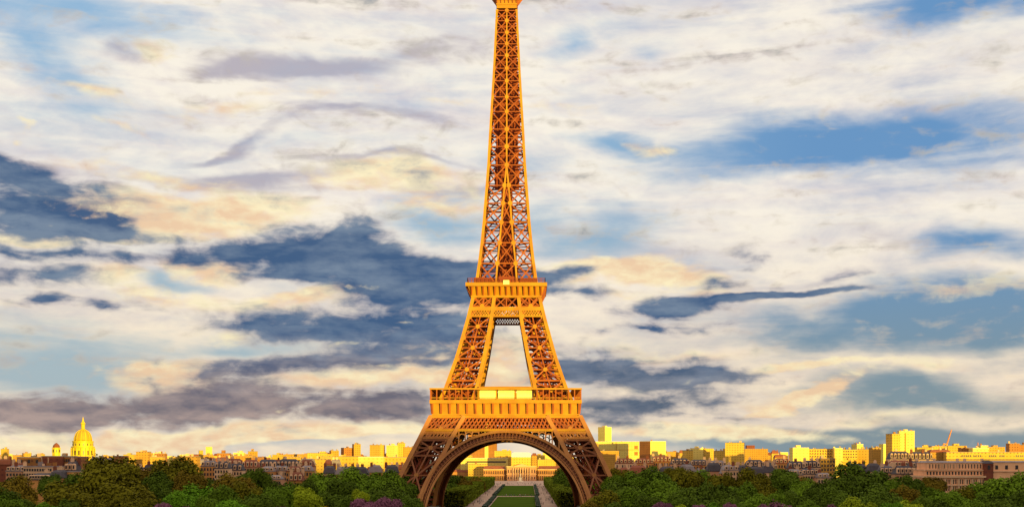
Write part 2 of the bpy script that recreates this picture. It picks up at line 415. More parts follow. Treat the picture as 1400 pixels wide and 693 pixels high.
def build_tower():
    T = empty('lattice_tower', (TX, TY, 0), 'giant orange-lit iron lattice tower on four arched legs standing over the park', 'tower')
    FACES = [((1, 0), (0, -1)), ((1, 0), (0, 1)), ((0, 1), (-1, 0)), ((0, 1), (1, 0))]   # (in-plane axis, outward normal)
    def fp(face, s, z, out=0.0):
        """point on a face plane of the tower: s along the face, z up"""
        (ax, ay), (nx, ny) = face
        w = W(z) + out
        return Vector((ax * s + nx * w, ay * s + ny * w, z))

    def plate(mb, p, nrm, r):                          # an eight-sided gusset plate
        n = Vector(nrm)
        t = Vector((0, 0, 1)).cross(n)
        ring = [p + n * 0.55 + t * (r * cos(pi * i / 4 + .39)) + Vector((0, 0, r * sin(pi * i / 4 + .39))) for i in range(8)]
        mb.face(*ring); back = [q - n * 0.5 for q in ring]
        for i in range(8): mb.face(ring[i], back[i], back[(i + 1) % 8], ring[(i + 1) % 8])

    def build2(name, a, ma, b, mb_, parent):
        n, k = len(a.v), len(a.f)
        a.v += b.v; a.f += [tuple(i + n for i in f) for f in b.f]
        o = a.build(name, ma, parent)
        o.data.materials.append(mb_)
        for p in o.data.polygons[k:]: p.material_index = 1
        return o

    def leg(sx, sy, zs, cw, bw, name, star):
        lg = empty(name); lg.parent = T
        subs = [(z0 + (z1 - z0) * k / 2.0) for z0, z1 in zip(zs, zs[1:]) for k in range(2)] + [zs[-1]]
        def corner(ox, oy, z): return Vector((sx * (W(z) if ox else I(z)), sy * (W(z) if oy else I(z)), z))
        for ox in (0, 1):
            for oy in (0, 1):
                cm = MB()
                for a, b in zip(subs, subs[1:]):
                    cm.beam(corner(ox, oy, a), corner(ox, oy, b + 0.05), cw, cw, (0, 1, 0))
                cm.build('chord', M['iron_low'] if name == 'lower_leg' else M['iron'], lg)
        fr = [((0, 1), (1, 1), (0, sy)), ((0, 0), (1, 0), (0, -sy)), ((1, 0), (1, 1), (sx, 0)), ((0, 0), (0, 1), (-sx, 0))]
        for fi, (c0, c1, nrm) in enumerate(fr):
            mb, pl = MB(), MB()
            up = (nrm[0], nrm[1], 0)
            outer = fi in (0, 2)
            for z0, z1 in zip(zs, zs[1:]):
                a0, a1, b0, b1 = corner(*c0, z0), corner(*c1, z0), corner(*c0, z1), corner(*c1, z1)
                zm = (z0 + z1) / 2; m0, m1 = corner(*c0, zm), corner(*c1, zm)
                mb.beam(a0, b1, bw, bw * .8, up); mb.beam(a1, b0, bw, bw * .8, up)
                mb.beam(b0, b1, bw * 1.15, bw, up)
                c = (a0 + a1 + b0 + b1) / 4
                if star:
                    mb.beam(m0, m1, bw * .8, bw * .7, up)
                    mb.beam((a0 + a1) / 2, (b0 + b1) / 2, bw * .8, bw * .7, up)
                    plate(pl, c, (*nrm, 0), 1.15)
                    for q in (b0, b1): plate(pl, q * .94 + c * .06, (*nrm, 0), 1.35)
                # secondary bracing: lighter bars between the main diagonals
                for t in (0.25, 0.75):
                    l, r_ = a0.lerp(b0, t), a1.lerp(b1, t)
                    mb.beam(l, l.lerp(r_, 0.5 - abs(t - .5)), bw * .45, bw * .45, up)
                    mb.beam(r_, r_.lerp(l, 0.5 - abs(t - .5)), bw * .45, bw * .45, up)
            low = name == 'lower_leg'
            build2('lattice', mb, (M['iron_low_thin'] if low else M['iron_thin']) if outer else M['iron_shaded'], pl, M['iron_low'] if low else M['iron'], lg)
        # floors, lift rails and stairs inside the leg
        inn = MB()
        for z in subs:
            a, b, c, d = corner(0, 0, z), corner(1, 0, z), corner(1, 1, z), corner(0, 1, z)
            inn.beam(a, c, bw * .7); inn.beam(b, d, bw * .7)
        for (u, v) in ((.36, .36), (.64, .36), (.36, .64), (.64, .64)):
            for a, b in zip(subs, subs[1:]):
                def q(z): return Vector((sx * (I(z) + (W(z) - I(z)) * u), sy * (I(z) + (W(z) - I(z)) * v), z))
                inn.beam(q(a), q(b), bw * .9, bw * .9, (0, 1, 0))
        inn.build('lift_rail', M['iron_shaded'], lg)
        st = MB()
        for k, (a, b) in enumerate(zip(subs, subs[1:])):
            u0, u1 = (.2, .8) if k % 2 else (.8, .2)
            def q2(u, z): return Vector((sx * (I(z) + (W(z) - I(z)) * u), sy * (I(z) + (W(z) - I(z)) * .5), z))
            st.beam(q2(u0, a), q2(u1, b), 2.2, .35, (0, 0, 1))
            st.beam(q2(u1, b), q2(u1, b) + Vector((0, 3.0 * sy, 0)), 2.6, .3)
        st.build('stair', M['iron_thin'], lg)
        return lg

    for sx in (-1, 1):
        for sy in (-1, 1):
            lg = leg(sx, sy, [0.6, 11, 30, 37.5, 49], 2.0, 0.8, 'lower_leg', True)
            for ox in (0, 1):
                for oy in (0, 1):
                    p = MB()
                    x, y = sx * (60.5 if ox else 41.5), sy * (60.5 if oy else 41.5)
                    p.taper(x - 4, x + 4, y - 4, y + 4, -1, 2.2, 1.2, 1.2)
                    p.build('masonry_pier', M['stone'], lg)
    # arches between the legs
    def ringpt(face, r, a, out=0.0):
        z = r * sin(a)
        return fp(face, r * cos(a), max(z, 0.0), out)
    for face in FACES:
        nrm = (*face[1], 0)
        mb, sp = MB(), MB()
        n = 72
        for r, wid, dep in ((37.9, 0.95, 2.2), (41.7, 1.25, 2.0), (39.0, 0.3, 0.6)):
            for i in range(n):
                a0, a1 = pi * i / n, pi * (i + 1) / n
                mb.beam(ringpt(face, r, a0, .5), ringpt(face, r, a1, .5), dep if False else dep, wid, (cos((a0 + a1) / 2) * face[0][0], cos((a0 + a1) / 2) * face[0][1], sin((a0 + a1) / 2)))
        ar = mb.build('arch', M['iron_low'], T)
        for i in range(1, n * 1):
            a = pi * i / n
            if sin(a) > 0.08:
                sp.beam(ringpt(face, 38.2, a, .35), ringpt(face, 41.4, a, .35), .6, .45, nrm)
                b = pi * (i + 1) / n
                sp.beam(ringpt(face, 38.2, a, .1), ringpt(face, 41.4, min(b, pi), .1), .25, .25, nrm)
        # web plate behind the spokes, and the deep soffit
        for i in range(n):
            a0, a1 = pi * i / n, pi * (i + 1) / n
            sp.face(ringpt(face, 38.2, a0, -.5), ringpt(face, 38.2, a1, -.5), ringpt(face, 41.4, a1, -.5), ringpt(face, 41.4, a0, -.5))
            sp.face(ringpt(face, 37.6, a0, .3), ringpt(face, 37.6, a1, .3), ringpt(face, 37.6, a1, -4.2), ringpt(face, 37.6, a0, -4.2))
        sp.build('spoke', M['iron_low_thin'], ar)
        # round-headed openings in the spandrels between arch and girder
        for s in (-1, 1):
            sd = MB()
            for k in range(5):
                x = s * (13.0 + k * 3.25)
                zb = sqrt(41.7 ** 2 - x * x) + 0.3
                zt = 41.8
                sd.beam(fp(face, x, zb, .2), fp(face, x, zt, .2), .55, .5, nrm)
                if zt - zb > .8:
                    x2 = x + s * 3.25; xm = x + s * 1.62
                    zb2 = sqrt(max(41.7 ** 2 - x2 * x2, 1))
                    for j in range(6):
                        t0, t1 = pi * j / 6, pi * (j + 1) / 6
                        f = lambda t: fp(face, xm + 1.62 * cos(t), min(zt - .3, max(zb, zb2) - 0.2 + 1.5 * sin(t) + (zt - max(zb, zb2)) * .45), .2)
                        sd.beam(f(t0), f(t1), .5, .5, nrm)
            sd.build('spandrel', M['iron_low'], ar)

    # girder under the first floor
    def girder(name, z0, z1, zl0, zl1, ncell, half, back, nlow=0, cover=None):
        for face in FACES:
            nrm = (*face[1], 0)
            g = MB()
            for z, h in ((z0, 1.2), (z1, 1.0)):
                g.beam(fp(face, -W(z), z, .25), fp(face, W(z), z, .25), h, 1.2, nrm)
            go = g.build(name, M['iron'], T)
            lb = MB()
            for i in range(ncell):
                u0, u1 = -1 + 2 * i / ncell, -1 + 2 * (i + 1) / ncell
                um = (u0 + u1) / 2; zm = (z0 + z1) / 2
                P = lambda u, z: fp(face, u * W(z), z, .1)
                if nlow:
                    for (p, q) in (((u0, z0), (um, zm)), ((um, zm), (u1, z0)), ((u0, z1), (um, zm)), ((um, zm), (u1, z1)),
                                   ((u0, zm), (um, z1)), ((um, z1), (u1, zm)), ((u0, zm), (um, z0)), ((um, z0), (u1, zm))):
                        lb.beam(P(*p), P(*q), .62, .5, nrm)
                else:
                    lb.beam(P(u0, z0), P(u1, z1), .6, .5, nrm); lb.beam(P(u1, z0), P(u0, z1), .6, .5, nrm)
                    lb.beam(P(u1, z0), P(u1, z1), .7, .5, nrm)
            lb.build('lattice', M['iron_thin'], go)
            if back:                                     # closing lattice on the inside of the girder
                bk = MB()
                for i in range(ncell * 2):
                    u0, u1 = -1 + i / ncell, -1 + (i + 1) / ncell
                    P = lambda u, z: fp(face, u * W(z), z, -back)
                    bk.beam(P(u0, z0), P(u1, z1), .5, .4, nrm); bk.beam(P(u1, z0), P(u0, z1), .5, .4, nrm)
                for z in (z0, z1): bk.beam(fp(face, -W(z) + back, z, -back), fp(face, W(z) - back, z, -back), 1.0, .8, nrm)
                bk.build('inner_lattice', M['iron_shaded'], go)
            # the fine band below
            segs = [(-1, 1)] if nlow == 0 else None
            zz = (zl0, zl1)
            if nlow:
                for s in (-1, 1):
                    fb = MB()
                    for z in zz: fb.beam(fp(face, s * I(z), z, .3), fp(face, s * W(z), z, .3), .9, .9, nrm)
                    m = 9
                    for i in range(m):
                        f0, f1 = i / m, (i + 1) / m
                        Q = lambda f, z: fp(face, s * (I(z) + (W(z) - I(z)) * f), z, .1)
                        fb.beam(Q(f0, zz[0]), Q(f1, zz[1]), .5, .4, nrm); fb.beam(Q(f1, zz[0]), Q(f0, zz[1]), .5, .4, nrm)
                    fb.build('frieze_band', M['iron_low'] if nlow else M['iron'], go)
            else:
                fb = MB()
                for z in zz: fb.beam(fp(face, -W(z), z, .3), fp(face, W(z), z, .3), .9, .9, nrm)
                m = 28; zmid = (zl0 + zl1) / 2
                for i in range(m):
                    for za, zb in ((zl0, zmid), (zmid, zl1)):
                        u0, u1 = -1 + 2 * i / m, -1 + 2 * (i + 1) / m
                        Q = lambda u, z: fp(face, u * W(z), z, .1)
                        fb.beam(Q(u0, za), Q(u1, zb), .42, .4, nrm); fb.beam(Q(u1, za), Q(u0, zb), .42, .4, nrm)
                fb.build('frieze_band', M['iron_low'] if nlow else M['iron'], go)
    girder('first_floor_girder', 42.4, 49.0, 38.5, 41.2, 20, 0, 5.0, nlow=1)

    # first floor: cornice with consoles, deck, promenade with posts and roof, pavilions
    def cornice(name, z0, z1, w0, w1, zdeck, wdeck, pitch, finw):
        c = MB()
        for (ax, ay), (nx, ny) in FACES:
            def p(s, w, z): return (ax * s + nx * w, ay * s + ny * w, z)
            c.face(p(-w0, w0, z0), p(w0, w0, z0), p(w1, w1, z1), p(-w1, w1, z1))
        for (w, za, zb) in ((w0 + .35, z0 - .35, z0 + .5),):
            c.box(-w, w, -w, -w + 1.2, za, zb); c.box(-w, w, w - 1.2, w, za, zb)
            c.box(-w, -w + 1.2, -w + 1.2, w - 1.2, za, zb); c.box(w - 1.2, w, -w + 1.2, w - 1.2, za, zb)
        co = c.build(name, M['iron'], T)
        n = int(2 * w0 / pitch)
        for (ax, ay), (nx, ny) in FACES:
            for i in range(n + 1):
                s = -w0 + 2 * w0 * i / n
                def p(s_, w, z): return (ax * s_ + nx * w, ay * s_ + ny * w, z)
                h = finw / 2
                cs = MB()
                cs.hexa([p(s - h, w0 - .1, z0 + .5), p(s + h, w0 - .1, z0 + .5), p(s + h, w0 + .7, z0 + .5), p(s - h, w0 + .7, z0 + .5)],
                        [p(s - h, w1 - .3, z1), p(s + h, w1 - .3, z1), p(s + h, wdeck - .2, z1), p(s - h, wdeck - .2, z1)])
                cs.build('console', M['iron_thin'], co)
        d = MB()
        d.box(-wdeck, wdeck, -wdeck, wdeck, z1, zdeck)
        d.build('deck', M['iron'], co)
        return co
    co = cornice('first_floor_cornice', 50.0, 55.6, 36.0, 36.3, 57.3, 37.4, 4.1, .9)
    g = MB()
    w = 36.9
    zr = 62.9
    g.box(-w - .5, w + .5, -w - .5, -w + 4, zr - .55, zr + .25); g.box(-w - .5, w + .5, w - 4, w + .5, zr - .55, zr + .25)
    g.box(-w - .5, -w + 4, -w + 4, w - 4, zr - .55, zr + .25); g.box(w - 4, w + .5, -w + 4, w - 4, zr - .55, zr + .25)
    ga = g.build('promenade_roof', M['iron'], T)
    ra = MB()
    for i in range(25):
        s = -w + 2 * w * i / 24
        for sg in (-1, 1):
            for ok, q in ((abs(s) > 14.5, (s - .28, s + .28, sg * w - .28, sg * w + .28)), (0 < i < 24, (sg * w - .28, sg * w + .28, s - .28, s + .28))):
                if ok:
                    po = MB(); po.box(*q, 57.3, zr - .55); po.build('post', M['iron_thin'], ga)
    for sg in (-1, 1):
        for z in (58.1, 58.6):
            ra.beam((-w, sg * (w + .1), z), (w, sg * (w + .1), z), .16); ra.beam((sg * (w + .1), -w, z), (sg * (w + .1), w, z), .16)
    ra.build('railing', M['iron'], ga)
    bw_ = MB()                                           # dark inner wall of the promenade
    for sg in (-1, 1):
        for s in (-1, 1):
            bw_.box(s * 15, s * 30, sg * 29.0 - .3, sg * 29.0 + .3, 57.3, 61.8) if s > 0 else bw_.box(-30, -15, sg * 29.0 - .3, sg * 29.0 + .3, 57.3, 61.8)
            bw_.box(sg * 29.0 - .3, sg * 29.0 + .3, min(s * 15, s * 30), max(s * 15, s * 30), 57.3, 61.8)
    bw_.build('promenade_wall', M['iron_shaded'], ga)
    for sg in (-1, 1):
        pv = MB()
        y0, y1 = (-34.2, -22) if sg < 0 else (22, 34.2)
        pv.taper(-14.2, 14.2, y0, y1, 62.2, 64.2, 1.2, 2.0)
        pv.box(-14, 14, y0 + .4, y1 - .4, 57.3, 58.0)
        for x in (-13.6, -4.6, 4.6, 13.6): pv.box(x - .28, x + .28, y0 + .1, y0 + 1.1, 57.3, 62.2); pv.box(x - .28, x + .28, y1 - 1.1, y1 - .1, 57.3, 62.2)
        pav = pv.build('pavilion', M['iron'], T)
        for k in range(3):
            b = MB(); x = -13.1 + 9.15 * k
            b.box(x + .15, x + 8.2, y0 + .3, y0 + .6, 58.0, 62.1) if sg < 0 else b.box(x + .15, x + 8.2, y1 - .6, y1 - .3, 58.0, 62.1)
            b.build('window', M['pale_panel'], pav)  # pavilion glass, its sunset reflection put into the cream colour

    # upper legs, between the floors
    ys = [528, 498, 468, 437, 405]
    zs = [57.3] + [CZ + (VPY - y) * (640 - W(CZ + (VPY - y) * .366)) / F for y in (520, 490, 460.5, 432)] + [111]
    for sx in (-1, 1):
        for sy in (-1, 1):
            leg(sx, sy, zs, 1.75, 0.7, 'upper_leg', True)
    girder('second_floor_girder', 104.6, 110.4, 100.4, 103.6, 6, 0, 3.0)
    co2 = cornice('second_floor_cornice', 110.6, 115.4, 17.6, 19.4, 117.3, 20.6, 2.9, .7)
    tp = MB()
    for sg in (-1, 1):
        for z in (118.0, 118.7, 119.5):
            tp.beam((-19.6, sg * 19.6, z), (19.6, sg * 19.6, z), .22); tp.beam((sg * 19.6, -19.6, z), (sg * 19.6, 19.6, z), .22)
        for i in range(20):
            s = -19.6 + 39.2 * i / 19
            tp.box(s - .15, s + .15, sg * 19.6 - .15, sg * 19.6 + .15, 117.3, 119.6); tp.box(sg * 19.6 - .15, sg * 19.6 + .15, s - .15, s + .15, 117.3, 119.6)
    tp.build('railing', M['iron_shaded'], co2)
    tp = MB(); tp.box(-13, 13, -13, 13, 117.3, 120.6); tp.box(-16.5, -8, -17, -12, 117.3, 120.2); tp.box(7, 15.5, -16.6, -12, 117.3, 120.0); tp.box(-4, 4, -16, -11, 117.3, 121)
    tp.build('upper_kiosk', M['iron_shaded'], co2)
    bx = MB(); bx.box(-1.5, 1.5, -21.0, -20.6, 116.2, 118.3); bx.build('floor_sign', M['pale_panel'], co2)

    # spire
    nodes_y = [383, 360, 332, 304, 278, 253.7, 226, 200.6, 177, 153, 133, 111, 94, 76.5, 60.6, 45, 29, 15]
    nz = []
    for y in nodes_y:
        z = 150
        for _ in range(8): z = CZ + (VPY - y) * (640 - W(z)) / F
        nz.append(z)
    nz[0] = 117.3
    spo = empty('spire'); spo.parent = T
    for sx in (-1, 1):
        for sy in (-1, 1):
            sp = MB()
            for a, b in zip(nz, nz[1:]):
                t = 1.5 - .5 * (a - 117) / 145
                sp.beam((sx * W(a), sy * W(a), a), (sx * W(b), sy * W(b), b + .05), t, t, (0, 1, 0))
            sp.build('chord', M['iron'], spo)
    for fi, face in enumerate(FACES):
        nrm = (*face[1], 0)
        mb, pl, ch = MB(), MB(), MB()
        for a, b in zip(nz, nz[1:]):
            bw = .72 - .22 * (a - 117) / 145
            ia, ib = I(a), I(b)
            for s in (-1, 1):
                A0, A1, B0, B1 = fp(face, s * ia, a), fp(face, s * W(a), a), fp(face, s * ib, b), fp(face, s * W(b), b)
                mb.beam(A0, B1, bw, bw, nrm); mb.beam(A1, B0, bw, bw, nrm); mb.beam(B0, B1, bw * .9, bw, nrm)
                mid = [(A0 + B0) / 2, (A1 + B1) / 2]
                mb.beam(*mid, bw * .5, bw * .5, nrm)
                if s > 0 or ia > .3:
                    ch.beam(A0 + Vector(nrm) * .12, B0 + Vector(nrm) * .12, bw * 1.25, bw, nrm)
                plate(pl, B1 * .96 + B0 * .04, nrm, .8 if b < 200 else .65)
                if s > 0 or ib > .3: plate(pl, B0, nrm, 1.25 if b < 200 else 1.05)
            if ia > .5:
                mb.beam(fp(face, -ib, b), fp(face, ib, b), bw * .9, bw, nrm)
                mb.beam(fp(face, -ia, a), fp(face, ib, b), bw * .8, bw * .6, nrm); mb.beam(fp(face, ia, a), fp(face, -ib, b), bw * .8, bw * .6, nrm)
        build2('lattice', mb, M['iron_thin'], pl, M['iron'], spo)
        ch.build('mullion', M['iron'], spo)
    core = MB()
    for a, b in zip(nz, nz[1:]):
        wa, wb = W(a), W(b)
        core.beam((-wa, -wa, a), (wa, wa, a), .5); core.beam((wa, -wa, a), (-wa, wa, a), .5)
        core.beam((-wa, 0, a), (wa, 0, a), .5); core.beam((0, -wa, a), (0, wa, a), .5)
        k = min(1.0, 2.6 / wa) * wa
        for x in (-k, k):
            for y in (-k, k):
                core.beam((x, y, a), (x, y, b), .55)
        for x in (-k, k):
            core.beam((x, -k, a), (x, k, b), .4); core.beam((-k, x, a), (k, x, b), .4)
            core.beam((x, k, a), (x, -k, b), .4); core.beam((k, x, a), (-k, x, b), .4)
    for a, b in zip(nz, nz[1:]):
        m = (a + b) / 2; w = W(m) * .86 if m > 196 else W(m) * .66 if m > 172 else I(m) + .9
        core.box(-w, w, -.2, .2, a, b)
    core.build('lift_shaft', M['iron_shaded'], spo)
    # top gallery (its foot is what the photograph still shows) and mast
    tg = MB()
    for z, h in ((262.6, .7), (265.0, .6)):
        w = W(z) + .35; tg.box(-w, w, -w, w, z, z + h)
    w0, w1 = W(260.8) + .1, 4.9
    tg.taper(-5.25, 5.25, -5.25, 5.25, 260.9, 265.8, .15, .15)
    tg.hexa([(-5.3, -5.3, 265.8), (5.3, -5.3, 265.8), (5.3, 5.3, 265.8), (-5.3, 5.3, 265.8)], [(-9, -9, 272), (9, -9, 272), (9, 9, 272), (-9, 9, 272)])
    tg.box(-9.3, 9.3, -9.3, 9.3, 272, 272.8); tg.box(-8, 8, -8, 8, 272.8, 276.5); tg.box(-8.6, 8.6, -8.6, 8.6, 276.5, 277.2)
    tg.box(-5.5, 5.5, -5.5, 5.5, 277.2, 281)
    to = tg.build('top_gallery', M['iron'], T)
    tr = MB()
    for (ax, ay), (nx, ny) in FACES:
        for i in range(6):
            s = -5 + 2 * i
            tr.beam((ax * s + nx * 5.35, ay * s + ny * 5.35, 263.6), (ax * s * 1.0 + nx * 5.5, ay * s + ny * 5.5, 266), .35)
            tr.beam((ax * s + nx * 5.5, ay * s + ny * 5.5, 266), (ax * s * 1.7 + nx * 9.0, ay * s * 1.7 + ny * 9.0, 271.9), .5)
    tr.build('bracket', M['iron_thin'], to)
    mt = MB(); mt.tube([((0, 0, 281), 4.5), ((0, 0, 284), 4.0), ((0, 0, 287), 2.4), ((0, 0, 289), .9)], 16)
    mt.build('cupola', M['iron'], T, True)
    mt = MB(); mt.tube([((0, 0, 289), .8), ((0, 0, 305), .5), ((0, 0, 324), .2)], 8); mt.build('mast', M['iron_deck'], T)
    return T
build_tower()

# ---------------------------------------------------------------- the land: park ground, terrace slope, an unseen ridge added behind the viewpoint for its shadow
M.update({
    'earth': mat('park_earth', (0.055, 0.06, 0.025), 0.95, 0.3, 0.02),
    'lawn': mat('lawn_grass', (0.072, 0.108, 0.012), 0.95, 0.2, 0.05, col2=(0.034, 0.062, 0.007), spec=0.0),
    'gravel': mat('gravel', (0.56, 0.36, 0.26), 0.95, 0.15, 0.2, spec=0.0),
    'hedge_leaf': mat('hedge_leaf', (0.17, 0.20, 0.014), 0.8, 0.25, 0.15, island=0.4, spec=0.03),
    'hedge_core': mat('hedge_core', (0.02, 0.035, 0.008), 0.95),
})
HX = [(-3000, 60), (-400, 68), (300, 74), (560, 76), (900, 78), (1150, 78), (1280, 86), (1420, 80), (1800, 76), (3000, 76), (6000, 72)]  # crest heights of the unseen ridge, shaped for the shadow it casts
def ground_z(x, y):
    def sm(t): t = max(0, min(1, t)); return t * t * (3 - 2 * t)
    z = 0.0
    if y < 260:
        z = 25.8 * sm((260 - y) / 215)
    if y < -30:
        h = interp(HX, x) + 1.6 * sin(x * .031) + 1.2 * sin(x * .083 + 1)
        z = 25.8 + (h - 25.8) * sm((-30 - y) / 150)
    return z
def build_ground():
    xs = [-12000, -8000, -5000, -3000, -2000, -1400] + list(range(-1000, 2600, 40)) + [3000, 4000, 6000, 9000, 14000]
    ysl = [-1500, -900, -500, -320, -200, -180, -160, -140, -120, -100, -80, -60, -45, -30, -15, 0, 15, 30, 45, 60, 80, 100, 120, 140, 160, 180, 200, 220, 240, 260, 400, 700, 1200, 2000, 4000, 8000, 16000, 30000]
    g = MB()
    for y in ysl:
        for x in xs: g.v.append((x, y, ground_z(x, y)))
    n = len(xs)
    for j in range(len(ysl) - 1):
        for i in range(n - 1):
            g.f.append((j * n + i, j * n + i + 1, (j + 1) * n + i + 1, (j + 1) * n + i))
    tag(g.build('ground', M['earth'], smooth=True), kind='structure')
    AX = TX + .5
    def sheet(name, m, x0, x1, y0, y1, z, lift=None):
        b = MB(); ny = max(2, int((y1 - y0) / 20))
        for j in range(ny):
            a, c = y0 + (y1 - y0) * j / ny, y0 + (y1 - y0) * (j + 1) / ny
            b.face((x0, a, z), (x1, a, z), (x1, c, z), (x0, c, z))
        return tag(b.build(name, m), kind='structure')
    sheet('gravel_ground', M['gravel'], AX - 110, AX + 110, 690, 1640, .004)
    sheet('lawn', M['lawn'], AX - 12.4, AX + 15.2, 700, 932, .05)
    sheet('lawn', M['lawn'], AX - 14.6, AX + 16, 950, 1330, .05)
    # two low box hedges along the lawn
    for s in (-1, 1):
        for (ya, yb) in ((700, 930), (952, 1330)):
            b = MB(); x = AX + 1.0 + s * (15.6 if ya == 700 else 16.8)
            for j in range(int((yb - ya) / 6)):
                y = ya + j * 6
                b.box(x - 1.3 + rnd.uniform(-.2, .2), x + 1.3 + rnd.uniform(-.2, .2), y, y + 5.9, 0, 1.5 + rnd.uniform(-.2, .2))
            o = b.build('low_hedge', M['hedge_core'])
            tag(o, 'low dark clipped hedge along the %s edge of the %s lawn' % ('left' if s < 0 else 'right', 'nearer' if ya == 700 else 'farther'), 'hedge', 'low hedges edging the lawn')
    return AX
AX = build_ground()

def leaf(mb, c, r, rn, flat=0.0, out=None):
    """one small leaf spray: a bent quad"""
    n = Vector((rn.gauss(0, 1), rn.gauss(0, 1), rn.gauss(0, 1) + flat))
    if out is not None: n = n * .42 + out * 1.1
    n.normalize()
    t = n.orthogonal().normalized()
    t.rotate(Matrix.Rotation(rn.uniform(0, 6.28), 3, n))
    u = n.cross(t)
    c = Vector(c)
    mb.face(c - t * r - u * r * .6, c + t * r * .3 - u * r * .8, c + t * r + u * r * .5 + n * r * .3, c - t * r * .4 + u * r * .9)

# clipped blocks of trees either side of the lawn
def hedge_mesh(L, Wd, H, seed):
    rn = random.Random(seed)
    core, lv = MB(), MB()
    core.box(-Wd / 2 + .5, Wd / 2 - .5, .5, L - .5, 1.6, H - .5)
    for k in range(int(L / 7) + 1):
        for s in (-1, 1):
            core.tube([((s * (Wd / 2 - 2.5), min(L - 1, 1 + k * 7), 0), .22), ((s * (Wd / 2 - 2.5), min(L - 1, 1 + k * 7), 2.0), .18)], 5)
    area = L * Wd + 2 * L * H + Wd * H
    for _ in range(int(area * 1.5)):
        q = rn.random() * area
        if q < L * Wd: p = (rn.uniform(-Wd / 2, Wd / 2), rn.uniform(0, L), H + rn.uniform(-.5, .25))
        elif q < L * Wd + 2 * L * H: p = (rn.choice((-1, 1)) * (Wd / 2 + rn.uniform(-.4, .2)), rn.uniform(0, L), rn.uniform(1.6, H))
        else: p = (rn.uniform(-Wd / 2, Wd / 2), rn.uniform(-.2, .4), rn.uniform(1.6, H))
        leaf(lv, p, rn.uniform(.5, .9), rn)
    return core.mesh('hedge_core'), lv.mesh('hedge_leaves')
ORD = ['first', 'second', 'third', 'fourth', 'fifth', 'sixth', 'seventh', 'eighth', 'ninth', 'tenth', 'eleventh', 'twelfth', 'thirteenth', 'fourteenth', 'fifteenth',
       'sixteenth', 'seventeenth', 'eighteenth', 'nineteenth', 'twentieth']
def build_hedges():
    hm = hedge_mesh(62, 13.5, 9.6, 3)
    hm2 = hedge_mesh(62, 13.5, 9.6, 5)
    cols = [(-1, 32.5), (-1, 50), (-1, 67), (-1, 84), (1, 34.5), (1, 52), (1, 69)]
    for s, off in cols:
        side = 'left' if s < 0 else 'right'
        cname = ['beside the lawn walk', 'one row out from the lawn walk', 'two rows out from the lawn walk', 'three rows out from the lawn walk'][int((off - 30) / 17)]
        for k in range(9):
            y = 702 + k * 68 + (14 if k > 3 else 0)
            h = rnd.uniform(.93, 1.04)
            t = empty('clipped_hedge', (AX + s * off, y, 0), '%s clipped green tree block from the front, %s, %s' % (ORD[k], side, cname), 'clipped hedge', 'clipped tree blocks flanking the lawn')
            t.scale = (1, 1, h)
            a, b = (hm, hm2)[k % 2]
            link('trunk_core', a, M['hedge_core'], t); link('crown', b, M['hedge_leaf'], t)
build_hedges()

# ---------------------------------------------------------------- trees
TK = {
    'olive': ((0.1792, 0.154, 0.0082), (0.0852, 0.0693, 0.0046)),
    'brown': ((0.208, 0.1373, 0.0118), (0.1065, 0.0655, 0.0058)),
    'dark': ((0.1074, 0.1532, 0.0117), (0.0488, 0.0719, 0.0063)),
    'green': ((0.151, 0.2271, 0.013), (0.0664, 0.1082, 0.0068)),
    'bright': ((0.1584, 0.3039, 0.0138), (0.0689, 0.1441, 0.0076)),
    'lime': ((0.3519, 0.4019, 0.0147), (0.1753, 0.2097, 0.0086)),
    'yellow': ((0.4, 0.2679, 0.0088), (0.2254, 0.1441, 0.0058)),
    'purple': ((0.27, 0.095, 0.145), (0.17, 0.06, 0.09)),
}
for k, (a, b) in TK.items():
    M['leaf_' + k] = mat('leaf_' + k, a, 0.8, 0.3, 0.12, island=0.26, objvar=0.22, col2=b, spec=0.03)

def crown_mesh(seed, n=5200, lobes=18, aspect=0.85, size=.045):
    """unit crown: about 1 wide and `aspect` tall, its lowest leaves near z = 0"""
    rn = random.Random(seed)
    mb = MB()
    cl = []
    for i in range(lobes):
        a = i * 2.39996 + rn.uniform(-.4, .4)
        h = rn.random() ** .8
        rr = .34 * sqrt(max(0.0, 1 - (h * 1.15 - .35) ** 2)) * rn.uniform(.65, 1.12)
        cl.append((Vector((rr * cos(a), rr * sin(a), aspect * (.14 + .66 * h))), rn.uniform(.12, .235)))
    cl.append((Vector((0, 0, aspect * .55)), .27)); cl.append((Vector((0, 0, aspect * .3)), .27))
    wts = [r ** 2 for _, r in cl]
    for _ in range(n):
        c, r = rn.choices(cl, wts)[0]
        d = Vector((rn.gauss(0, 1), rn.gauss(0, 1), rn.gauss(0, 1) + .25)).normalized()
        p = c + d * r * (rn.random() ** .35) * rn.uniform(.9, 1.12)
        p.z = max(p.z, .01)
        o = (d + (p - Vector((0, 0, aspect * .45))) * 1.6).normalized()
        leaf(mb, p, size * rn.uniform(.45, 1.0), rn, .3, o)
    for _ in range(int(n * .02)):                    # stray sprays that break the outline
        c, r = rn.choices(cl, wts)[0]
        d = Vector((rn.gauss(0, 1), rn.gauss(0, 1), rn.gauss(0, 1) + .4)).normalized()
        p = c + d * r * rn.uniform(1.08, 1.25); p.z = max(p.z, .01)
        leaf(mb, p, size * rn.uniform(.35, .7), rn)
    return mb.mesh('tree_crown')
